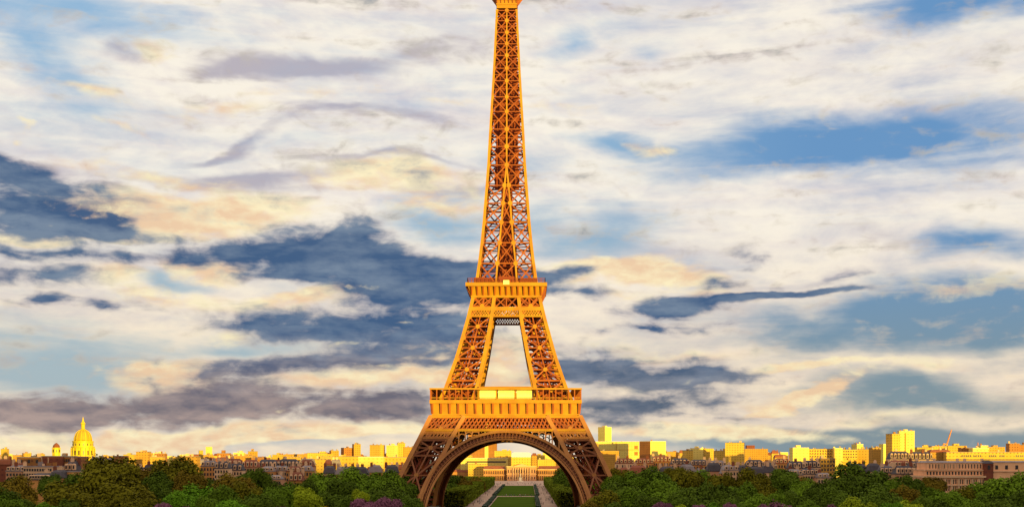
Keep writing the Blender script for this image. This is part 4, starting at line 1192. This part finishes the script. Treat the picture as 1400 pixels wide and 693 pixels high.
    bld(465, 481, 612, 2000, 'rust', 'flat', rot=30, label='rust skyline tower beside the tall orange tower')
    bld(480.5, 493, 607, 2000, 'amber', 'flat', rot=24, label='tall orange tower with shaded left side on the skyline')
    bld(434, 462, 624.5, 1250, 'yellow', 'hut', label='left section of the long yellow facade behind the trees')
    bld(462, 490, 623.8, 1250, 'yellow', 'flat', label='middle section of the long yellow facade behind the trees')
    bld(490, 524, 624.6, 1250, 'bright', 'flat', label='bright right section of the long yellow facade')
    bld(522, 566, 625, 1260, 'yellow', 'flat', label='yellow facade right beside the left tower leg')
    bld(443, 452, 628, 1000, 'amber', 'tile', rh=4, label='small dark gable before the long yellow facade')
    bld(530, 551, 634.5, 1000, 'amber', 'tile', rh=4, label='red roof before the yellow facade by the left tower leg')
    bld(550, 574, 634, 1010, 'orange_stone', 'tile', rh=3, win=(6, 3, 1, 1.6, 3, 0), label='orange house just left of the left tower leg')
    bld(500, 522, 637, 960, 'orange_stone', 'tile', rh=3, win=(6, 3, 1, 1.6, 3, 0), label='orange red roofed house below the bright facade')
    bld(505, 525, 608, 2200, 'yellow', 'flat', rot=-20, label='square yellow tower left of the clustered towers')
    bld(528, 543, 608.5, 2200, 'bright', 'hut', rot=-14, label='left tower of the cluster beside the tower leg')
    bld(542, 554, 605.5, 2250, 'yellow', 'hut', rot=12, label='tallest tower of the cluster beside the tower leg')
    bld(552, 566, 611, 2250, 'amber', 'flat', label='amber tower of the cluster, nearest the tower leg')
    # seen through the arch
    bld(640, 679, 575, 2700, 'rust', 'flat', depth=40, label='tall rust office tower behind the arch of the iron tower')
    part_box('pale_strip', 'bright', CITY[-1]['t'], (5.0, 13.0, -20.4, -20.05, 0, 112))
    bld(676, 699, 616, 2300, 'yellow', 'hut', label='yellow block right of the rust office tower under the arch')
    bld(610, 645, 622, 1800, 'yellow', 'hut', label='yellow block at the left foot of the arch opening')
    bld(630, 694, 626, 1692, 'bright', 'flat', depth=24, label='long pale yellow slab behind the left palace wing')
    part_box('window_band', 'slate', CITY[-1]['t'], (-24, 30, -12.3, -12.05, 24, 26))
    bld(640, 666, 634, 1667, 'yellow', 'flat', label='low yellow block left of the palace wing')
    bld(612, 650, 641, 1690, 'orange_stone', 'tile', rh=4, label='orange red roofed house at the left edge of the palace')
    bld(726, 745, 622, 2100, 'yellow', 'hut', label='yellow block just right of the palace dome')
    bld(727, 734, 619, 1900, 'amber', 'tile', rh=4, label='narrow dark capped house touching the palace dome')
    bld(742, 760, 619, 2300, 'bright', 'hut', label='pale yellow block behind the right palace wing')
    bld(735, 772, 628, 1900, 'yellow', 'hut', label='long yellow block above the right palace roof')
    bld(756, 785, 625, 1900, 'yellow', 'flat', rot=20, label='yellow block at the right foot of the arch opening')
    # right of the tower
    bld(818, 836.5, 583.5, 3000, 'bright', 'hut', rot=42, depth=24, label='tall white tower with shaded left side right of the iron tower')
    bld(812, 874, 603.5, 2200, 'bright', 'flat', depth=24, label='long pale slab below the tall white tower')
    t = CITY[-1]['t']
    part_box('window', 'rust', t, (32, 38, -12.3, -12.02, 47, 53)); part_box('window', 'rust', t, (32, 38, -12.3, -12.02, 36, 42))
    part_box('joint', 'amber', t, (-1.2, -.2, -12.3, -12.02, 30, 59)); part_box('joint', 'amber', t, (-40, 40, -12.3, -12.02, 45.2, 45.9))
    b = bld(875, 912, 603, 2100, 'bright', 'flat', rot=44, depth=24, label='pale block with a broad shaded end wall')
    part_box('shaded_end_wall', 'rust', CITY[-1]['t'], (-b[3] / 2 - .3, -b[3] / 2 - .02, -b[4] / 2, b[4] / 2, 0, b[5] - .3))  # shade on the left face put in as a brown wall colour
    bld(812, 846, 616, 2050, 'amber', 'flat', label='amber block below the long pale slab')
    bld(800, 818, 606, 1900, 'yellow', 'flat', label='yellow block half hidden by the right tower leg')
    bld(934, 948, 615.5, 1800, 'yellow', 'hut', rot=18, label='left one of three yellow blocks right of the shaded end wall')
    bld(945, 962, 612.5, 1850, 'bright', 'hut', label='middle one of three yellow blocks right of the shaded end wall')
    bld(960, 976, 613, 1850, 'yellow', 'flat', rot=14, label='right one of three yellow blocks right of the shaded end wall')
    bld(992, 1021, 605, 1700, 'yellow', 'flat', rot=-14, depth=20, label='square yellow tower block on the right skyline')
    bld(1018, 1050, 613.5, 1900, 'amber', 'flat', label='amber block carrying a dark red roof hut')
    part_box('roof_hut', 'brick', CITY[-1]['t'], (-13.5, -1.0, -6, 6, 45.2, 50.3))
    bld(978, 1000, 616, 1800, 'yellow', 'hut', label='yellow block joined to the left of the square tower block')
    bld(1084, 1106, 612, 1500, 'bright', 'hut', depth=20, label='bright left end of the long yellow apartment slab')
    bld(1106, 1141, 613.6, 1510, 'yellow', 'flat', win=(10, 4, 1.4, 1.6, 3.4, 0), label='windowed left section of the long yellow apartment slab')
    bld(1141, 1152, 612.6, 1500, 'bright', 'flat', depth=16, label='narrow bright section of the long yellow apartment slab')
    bld(1152, 1172, 614.5, 1510, 'yellow', 'flat', win=(6, 3, 1.4, 1.6, 3.4, 0), label='windowed right section of the long yellow apartment slab')
    bld(1170, 1191, 614, 1520, 'yellow', 'hut', rot=-18, label='right end of the long yellow apartment slab')
    bld(1166, 1181, 607, 1700, 'bright', 'flat', rot=28, label='pale block rising behind the long apartment slab')
    bld(1122, 1142, 627, 1000, 'amber', 'flat', win=(5, 3, 1.3, 1.8, 3.4, 0), label='amber house before the long yellow apartment slab')
    bld(1204, 1213, 606.8, 1900, 'bright', 'flat', rot=22, label='narrow pale tower left of the twin towers')
    bld(1190, 1205, 612, 1800, 'amber', 'hut', rot=14, label='amber block between apartment slab and narrow tower')
    bld(1215, 1231, 593, 1500, 'yellow', 'flat', rot=16, depth=14, label='lower left one of the twin towers')
    bld(1230, 1252.5, 589, 1520, 'bright', 'hut', rot=-8, depth=16, label='taller right one of the twin towers')
    part_box('joint', 'amber', CITY[-1]['t'], (-2.4, -1.2, -8.35, -8.05, 30, 61))
    for (a, b, y, Y, w, r, rh, lab) in (
        (1217, 1246, 616.5, 950, 'pale_stone', 'slate', 6, 'pale house with dark dormered roof below the twin towers'),
        (1245, 1276, 617, 960, 'pale_stone', 'slate', 6, 'pale house with dark roof right of the twin towers'),
        (1218, 1247, 629, 820, 'orange_stone', 'tile', 4, 'orange red roofed house below the twin towers'),
        (1246, 1262, 630, 800, 'pale_stone', 'slate', 4, 'small pale gabled house left of the ornate palace'),
        (1204, 1226, 637, 720, 'pink_stone', 'slate', 4, 'pinkish house with slate roof behind the darkest right tree'),
        (1226, 1252, 636, 700, 'pink_stone', 'slate', 5, 'pinkish house with tall slate roof left of the ornate palace'),
        (1060, 1082, 626, 900, 'orange_stone', 'tile', 4, 'orange house left of the long apartment slab'),
        (1078, 1102, 630, 850, 'pink_stone', 'slate', 5, 'pinkish slate roofed house below the apartment slab'),
        (1100, 1122, 629, 860, 'pale_stone', 'slate', 5, 'pale slate roofed house below the apartment slab'),
        (1078, 1098, 641, 720, 'pink_stone', 'zinc', 3.5, 'low pinkish house between two right park trees'),
        (1097, 1119, 640, 730, 'pale_stone', 'slate', 3.5, 'low pale house between two right park trees'),
        (1118, 1138, 646, 720, 'pale_stone', 'zinc', 3, 'lowest pale house below the amber house'),
        (1046, 1064, 632, 840, 'pink_stone', 'slate', 5, 'pink house with dark roof behind an olive tree'),
        (1020, 1046, 628, 900, 'orange_stone', 'slate', 5, 'orange house with dark roof below the square tower block'),
        (990, 1010, 635, 760, 'pale_stone', 'zinc', 3.5, 'pale house showing beside the olive crown'),
        (970, 994, 629, 880, 'pink_stone', 'zinc', 4.5, 'pink zinc roofed house below the three yellow blocks'),
        (944, 970, 628, 900, 'orange_stone', 'slate', 4, 'orange slate roofed house below the three yellow blocks'),
        (918, 944, 626, 920, 'pink_stone', 'slate', 4.5, 'pink slate roofed house right of the shaded end wall'),
        (892, 918, 623, 960, 'orange_stone', 'tile', 4.5, 'orange red roofed house below the shaded end wall'),
        (868, 894, 626, 930, 'orange_stone', 'tile', 4, 'orange house below the end of the pale slab'),
        (842, 868, 626, 930, 'pale_stone', 'tile', 4, 'pale red roofed house right of the right tower leg')):
        n = max(3, int((b - a) / 3.6))
        bld(a, b, y, Y, w, r, rh=rh, win=(n, 4, 1.05, 1.9, 3.3, 0), dormer=max(2, n - 2), label=lab)
    # far right roofs above the ornate palace
    bld(1254, 1276, 611.5, 1700, 'yellow', 'hut', label='low yellow block between twin towers and crane')
    bld(1274, 1296, 609.8, 1700, 'yellow', 'flat', label='low yellow block just left of the crane')
    bld(1296, 1322, 609.2, 1750, 'yellow', 'hut', label='low yellow block behind the foot of the crane')
    bld(1314, 1330, 612, 1500, 'rust', 'flat', label='rust block right of the crane')
    bld(1330, 1352, 612.5, 1480, 'bright', 'flat', label='white topped block on the far right skyline')
    bld(1341, 1351, 609, 1600, 'bright', 'flat', label='small white block above the far right skyline')
    bld(1350, 1374, 611, 1600, 'amber', 'hut', label='amber block left of the orange cube')
    bld(1380, 1394, 606.2, 1500, 'rust', 'flat', label='orange cube shaped block at the far right')
    bld(1392, 1412, 608, 1600, 'rust', 'hut', label='rust block at the right edge of the skyline')
    bld(1272, 1300, 614, 1250, 'amber', 'tile', rh=3, label='amber roof left of the yellow attic building')
    b = bld(1294, 1408, 618, 1240, 'yellow', 'flat', depth=20, label='long yellow attic building above the ornate palace')
    t = CITY[-1]['t']
    for (a, c, n) in ((1314, 1328, 5), (1352, 1362, 4), (1366, 1374, 3), (1330, 1342, 4), (1388, 1400, 4)):
        for i in range(n):
            x = xat(a + (c - a) * (i + .5) / n, 1240) - xat(1351, 1240)
            o = link('window', UBOX, M['glass'], t); o.location = (x, -10.06, zat(623, 1240)); o.scale = (1.3, .1, 2.2)
    part_box('dark_cornice', 'slate', t, (-42, 42, -10.8, -10.02, zat(628.6, 1240), zat(627.4, 1240)))  # dark strip along the facade below the windows
special()

def build_ornate():
    Y = 640; X = lambda p: xat(p, Y) - xat(1303, Y); z = lambda y: zat(y, Y)
    t = empty('ornate_palace', (xat(1303, Y), Y, 0), 'ornate pinkish stone palace with cornices and pilasters at the right', 'palace')
    D = 22
    lo = part_box('lower_storey', 'cream_stone', t, (X(1262), X(1346), 0, D, 0, z(652.6)))
    part_box('main_cornice', 'pale_stone', lo, (X(1260.5), X(1347), -1.3, D + .5, z(652.5), z(650)), (X(1261), X(1346.5), -.8, -.02, z(663.5), z(662.2)))
    up = part_box('upper_storey', 'cream_stone', t, (X(1266), X(1346), 1.2, D - 1, z(649.9), z(642.9)))
    part_box('cornice', 'pale_stone', up, (X(1265), X(1347), .5, D - .5, z(642.8), z(641.6)))
    at_ = part_box('attic', 'cream_stone', t, (X(1270), X(1346), 2.2, D - 2, z(641.5), z(632)))
    r = MB(); r.taper(X(1269), X(1347), 1.8, D - 1.6, z(632) + .003, z(629.6), 1.5, 4); r.build('roof', M['zinc'], at_)
    for (p, w_, yb, yt, par, y0) in [(1264 + i * 9.3, .55, 672, 652.8, lo, -.5) for i in range(9)]:
        c = MB(); c.box(X(p) - w_, X(p) + w_, y0, -.02, 0, z(yt)); c.build('pilaster', M['pale_stone'], par)
    for i in range(26):
        x = X(1266.5 + i * 3.1)
        o = link('window', UBOX, M['glass'], lo); o.location = (x, -.08, z(658)); o.scale = (.55, .12, 2.4)
        if i % 1 == 0:
            o = link('window', UBOX, M['glass'], lo); o.location = (x, -.08, z(667.5)); o.scale = (.55, .12, 2.4)
    for i in range(18):
        o = link('window', UBOX, M['glass'], up); o.location = (X(1269 + i * 4.3), 1.12, z(646.4)); o.scale = (.8, .12, 1.7)
    for i in range(12):
        c = MB(); x = X(1284 + i * 2.6); c.box(x - .22, x + .22, 1.9, 2.18, z(641.4), z(633)); c.build('pilaster', M['pale_stone'], at_)
    for i in range(18):
        o = link('window', UBOX, M['glass'], at_); o.location = (X(1273 + i * 4.1), 2.12, z(637)); o.scale = (.5, .12, 2.2)
    for p in (1274, 1283, 1315, 1325, 1349): 
        c = MB(); c.box(X(p) - .6, X(p) + .6, 6, 7.2, z(632), z(626.2)); c.build('chimney', M['pale_stone'], at_)
    p = part_box('corner_pavilion', 'brick', t, (X(1345.5), X(1357.5), -.6, 10, 0, z(633)))
    r = MB(); r.taper(X(1345), X(1358), -.9, 10.3, z(633) + .003, z(629), 1.6, 2); r.build('roof', M['slate'], p)
    o = link('window', UBOX, M['glass'], p); o.location = (X(1351.5), -.66, z(638.5)); o.scale = (1.4, .12, 2.2)
    w = part_box('side_wing', 'cream_stone', t, (X(1358), X(1420), .4, 18, 0, z(631.5)))
    r = MB(); r.taper(X(1358), X(1420), 0, 18.4, z(631.5) + .003, z(629.4), .2, 4); r.build('roof', M['zinc'], w)
    part_box('cornice', 'pale_stone', w, (X(1358), X(1420), -.2, .38, z(644.4), z(643.4)))
    for q in (1363, 1376.5, 1390.5, 1404):
        o = link('window', UBOX, M['glass'], w); o.location = (X(q), .34, z(638.4)); o.scale = (1.5, .12, 2.1)
build_ornate()

def build_crane():
    Y = 2400; t = empty('tower_crane', (xat(1294.5, Y), Y, 0), 'orange luffing crane with raised jib on the right skyline', 'crane')
    b = MB(); H = zat(607.5, Y)
    for s in (-1, 1):
        for q in (-1, 1): b.beam((s, q, 0), (s, q, H), .5)
    for k in range(int(H / 3)):
        for (p, q) in (((-1, -1), (1, -1)), ((1, -1), (1, 1)), ((1, 1), (-1, 1)), ((-1, 1), (-1, -1))): b.beam((*p, k * 3), (*q, k * 3 + 3), .3)
    b.build('mast', M['crane_paint'], t)
    j = MB(); p0 = Vector((0, 0, H)); p1 = Vector((xat(1301, Y) - xat(1294.5, Y), 0, zat(587, Y))); n = 14
    ax = (p1 - p0).normalized(); sd = Vector((ax.z, 0, -ax.x))
    R3 = [Vector((0, 1.1, 0)) + sd * -.9, Vector((0, -1.1, 0)) + sd * -.9, sd * 1.1]
    for r in R3: j.beam(p0 + r, p1 + r * .5, .8)
    for k in range(n):
        a, c = p0.lerp(p1, k / n), p0.lerp(p1, (k + 1) / n)
        for u in range(3): j.beam(a + R3[u] * (1 - .5 * k / n), c + R3[(u + 1) % 3] * (1 - .5 * (k + 1) / n), .4)
    j.build('jib', M['crane_paint'], t)
    c = MB(); c.box(-7, 1.5, -1.4, 1.4, H - .3, H + 2.2); c.box(-7.5, -4.5, -1.6, 1.6, H - 1.5, H + 2.6); c.build('machinery_deck', M['crane_paint'], t)
    Y = 2300; t = empty('red_mast', (xat(1337, Y), Y, 0), 'short reddish roof mast right of the crane', 'mast')
    b = MB(); b.tube([((0, 0, 0), 1.6), ((0, 0, zat(610, Y)), 1.3), ((0, 0, zat(604.5, Y)), .7)], 8); b.build('shaft', M['crane_paint'], t)
    b = MB(); b.tube([((0, 0, zat(610.5, Y)), 2.6), ((0, 0, zat(609, Y)), 2.6)], 10); b.build('platform', M['crane_paint'], t)
build_crane()

# ---- the rest of the city: rows of houses, nearest in shade, farther ones in the last sun
def fill_rows():
    r = random.Random(5)
    def occupied(a, b, Y):
        return False
    def row(x0, x1, wlo, whi, ylo, yhi, Ylo, Yhi, walls, roofs, skip=(), step=1.0, win=None):
        x = x0
        while x < x1:
            w = r.uniform(wlo, whi)
            if not any(a < x + w and x < b for a, b in skip):
                wl = r.choice(walls); rf = r.choice(roofs)
                bld(x, x + w, r.uniform(ylo, yhi), r.uniform(Ylo, Yhi), wl, rf, rot=r.choice([0, 0, 0, r.uniform(-25, 28)]), win=None)
            x += w * r.uniform(.85, 1.0) * step
    lit = ['yellow', 'yellow', 'bright', 'amber', 'amber', 'yellow', 'rust']
    row(-90, 560, 6, 17, 618.5, 624.5, 2300, 3200, lit, ['flat', 'hut', 'hut', 'tile'], skip=[(95, 132), (70, 84)], step=1.12)
    row(835, 1490, 6, 17, 614.5, 622, 2300, 3200, lit, ['flat', 'hut', 'hut', 'tile'], step=1.25)
    row(120, 470, 16, 30, 623, 628, 1150, 1500, ['amber', 'yellow', 'rust', 'amber'], ['flat', 'tile', 'zinc', 'hut'], skip=[(182, 228)])
    row(905, 1075, 12, 24, 617, 622, 2350, 2700, ['amber', 'yellow', 'rust', 'amber', 'yellow'], ['flat', 'tile', 'zinc', 'hut'])
    row(120, 560, 16, 28, 634, 642, 760, 860, ['pink_stone', 'orange_stone', 'pale_stone'], ['zinc', 'slate', 'tile', 'slate'], skip=[(270, 430)])
    row(838, 1210, 16, 28, 632, 640, 760, 830, ['pink_stone', 'orange_stone', 'pale_stone'], ['zinc', 'slate', 'tile', 'slate'], skip=[(1060, 1140)])
    row(600, 790, 14, 26, 622, 630, 2000, 2400, lit, ['flat', 'hut', 'tile'], step=1.3)
fill_rows()
print('CITY', len(CITY))

LAND = [(5, 'small end tower'), (77, 'bell turret'), (113, 'gilded dome'), (285, 'thin twin towers'), (487, 'tall orange tower'), (560, 'left tower leg'), (660, 'rust office tower'), (712, 'palace dome'),
        (827, 'tall white tower'), (893, 'shaded end wall'), (1006, 'square tower block'), (1130, 'long apartment slab'), (1234, 'twin towers'), (1298, 'crane'), (1386, 'orange cube')]
def label_city():
    cnt = {}
    for c in CITY: c['lm'] = min(LAND, key=lambda l: abs(l[0] - c['px']))
    for c in sorted(CITY, key=lambda c: abs(c['px'] - c['lm'][0])):
        grp = 'houses and blocks of the city skyline'
        if c['label'] is None:
            side = 'left' if c['px'] < c['lm'][0] else 'right'
            row = 'skyline' if c['Y'] > 1900 else 'sunlit middle row' if c['Y'] > 1000 else 'shaded front row'
            d = '%s %s block' % (RADJ[c['roof']], ADJ[c['wall']])
            k = (d, row, side, c['lm'][1]); cnt[k] = cnt.get(k, 0) + 1
            c['label'] = '%s, %s, %s %s of the %s' % (d, row, ORD[cnt[k] - 1], side, c['lm'][1])
            c['label'] = c['label'].strip()
        tag(c['t'], c['label'], c['cat'], grp)
label_city()

# ---------------------------------------------------------------- people on the lawn paths
def build_people():
    V = [(0, 0, .95), (0, 0, 1.2), (0, 0, 1.42), (0, -.01, 1.54), (0, -.02, 1.66), (.1, 0, .9), (.12, -.14, .5), (.12, -.2, .08), (.12, -.32, .04), (-.1, 0, .9), (-.12, .1, .5), (-.12, .3, .1), (-.12, .2, .04),
         (.2, 0, 1.4), (.27, .1, 1.15), (.28, .0, .9), (-.2, 0, 1.4), (-.27, -.1, 1.15), (-.28, -.2, .95)]
    E = [(0, 1), (1, 2), (2, 3), (3, 4), (0, 5), (5, 6), (6, 7), (7, 8), (0, 9), (9, 10), (10, 11), (11, 12), (2, 13), (13, 14), (14, 15), (2, 16), (16, 17), (17, 18)]
    RR = [.15, .14, .15, .06, .1, .1, .075, .05, .04, .1, .075, .05, .04, .065, .05, .035, .065, .05, .035]
    base = skin_mesh('person', V, E, RR)
    cols = {'dark coat': (.02, .02, .03), 'red top': (.3, .03, .03), 'white shirt': (.6, .55, .5), 'blue jacket': (.05, .08, .2), 'beige coat': (.35, .26, .18)}
    skin = mat('skin', (.45, .26, .18), .6); leg_m = mat('trousers', (.03, .03, .045), .8); hair_m = mat('hair', (.03, .02, .012), .7)
    ms = []
    for k, c in cols.items():
        me = base.copy(); me.materials.append(mat('cloth', c, .85)); me.materials.append(leg_m); me.materials.append(skin)
        for p in me.polygons:
            z = p.center.z
            p.material_index = 1 if z < .92 and abs(p.center.x) < .22 else 2 if z > 1.47 else 0
        ms.append((k, me))
    hb = MB(); hb.tube([((0, .02, 1.62), .085), ((0, .02, 1.68), .115), ((0, .01, 1.74), .1), ((0, 0, 1.785), .04)], 8); hm = hb.mesh('hair'); hm.materials.append(hair_m)
    spots = []
    r = random.Random(9)
    for _ in range(46): spots.append((AX - 23.5 + r.uniform(-4.5, 4.5), r.uniform(735, 1400)))
    for _ in range(56): spots.append((AX + 24 + r.uniform(-5, 5), r.uniform(735, 1400)))
    for _ in range(26): spots.append((AX + r.choice([r.uniform(-10, 4), r.uniform(4, 15)]), r.uniform(935, 948)))
    for _ in range(30): spots.append((AX + r.uniform(-22, 22), r.uniform(1340, 1480)))
    for i, (x, y) in enumerate(spots):
        k, me = ms[r.randrange(len(ms))]
        where = 'on the cross path between the lawns' if abs(x - AX) < 16 and y < 1000 else 'on the gravel before the palace' if y >= 1340 else 'on the walk left of the lawn' if x < AX else 'on the walk right of the lawn'
        o = link('person', me, None); o.location = (x, y, .01); o.rotation_euler.z = r.uniform(0, 6.28)
        s = r.uniform(.93, 1.06); o.scale = (s, s, s)
        tag(o, 'tiny person in %s walking %s' % ('a ' + k, where), 'person', 'people in %ss %s' % (k, where))
        h = link('hair', hm, None, o)
build_people()
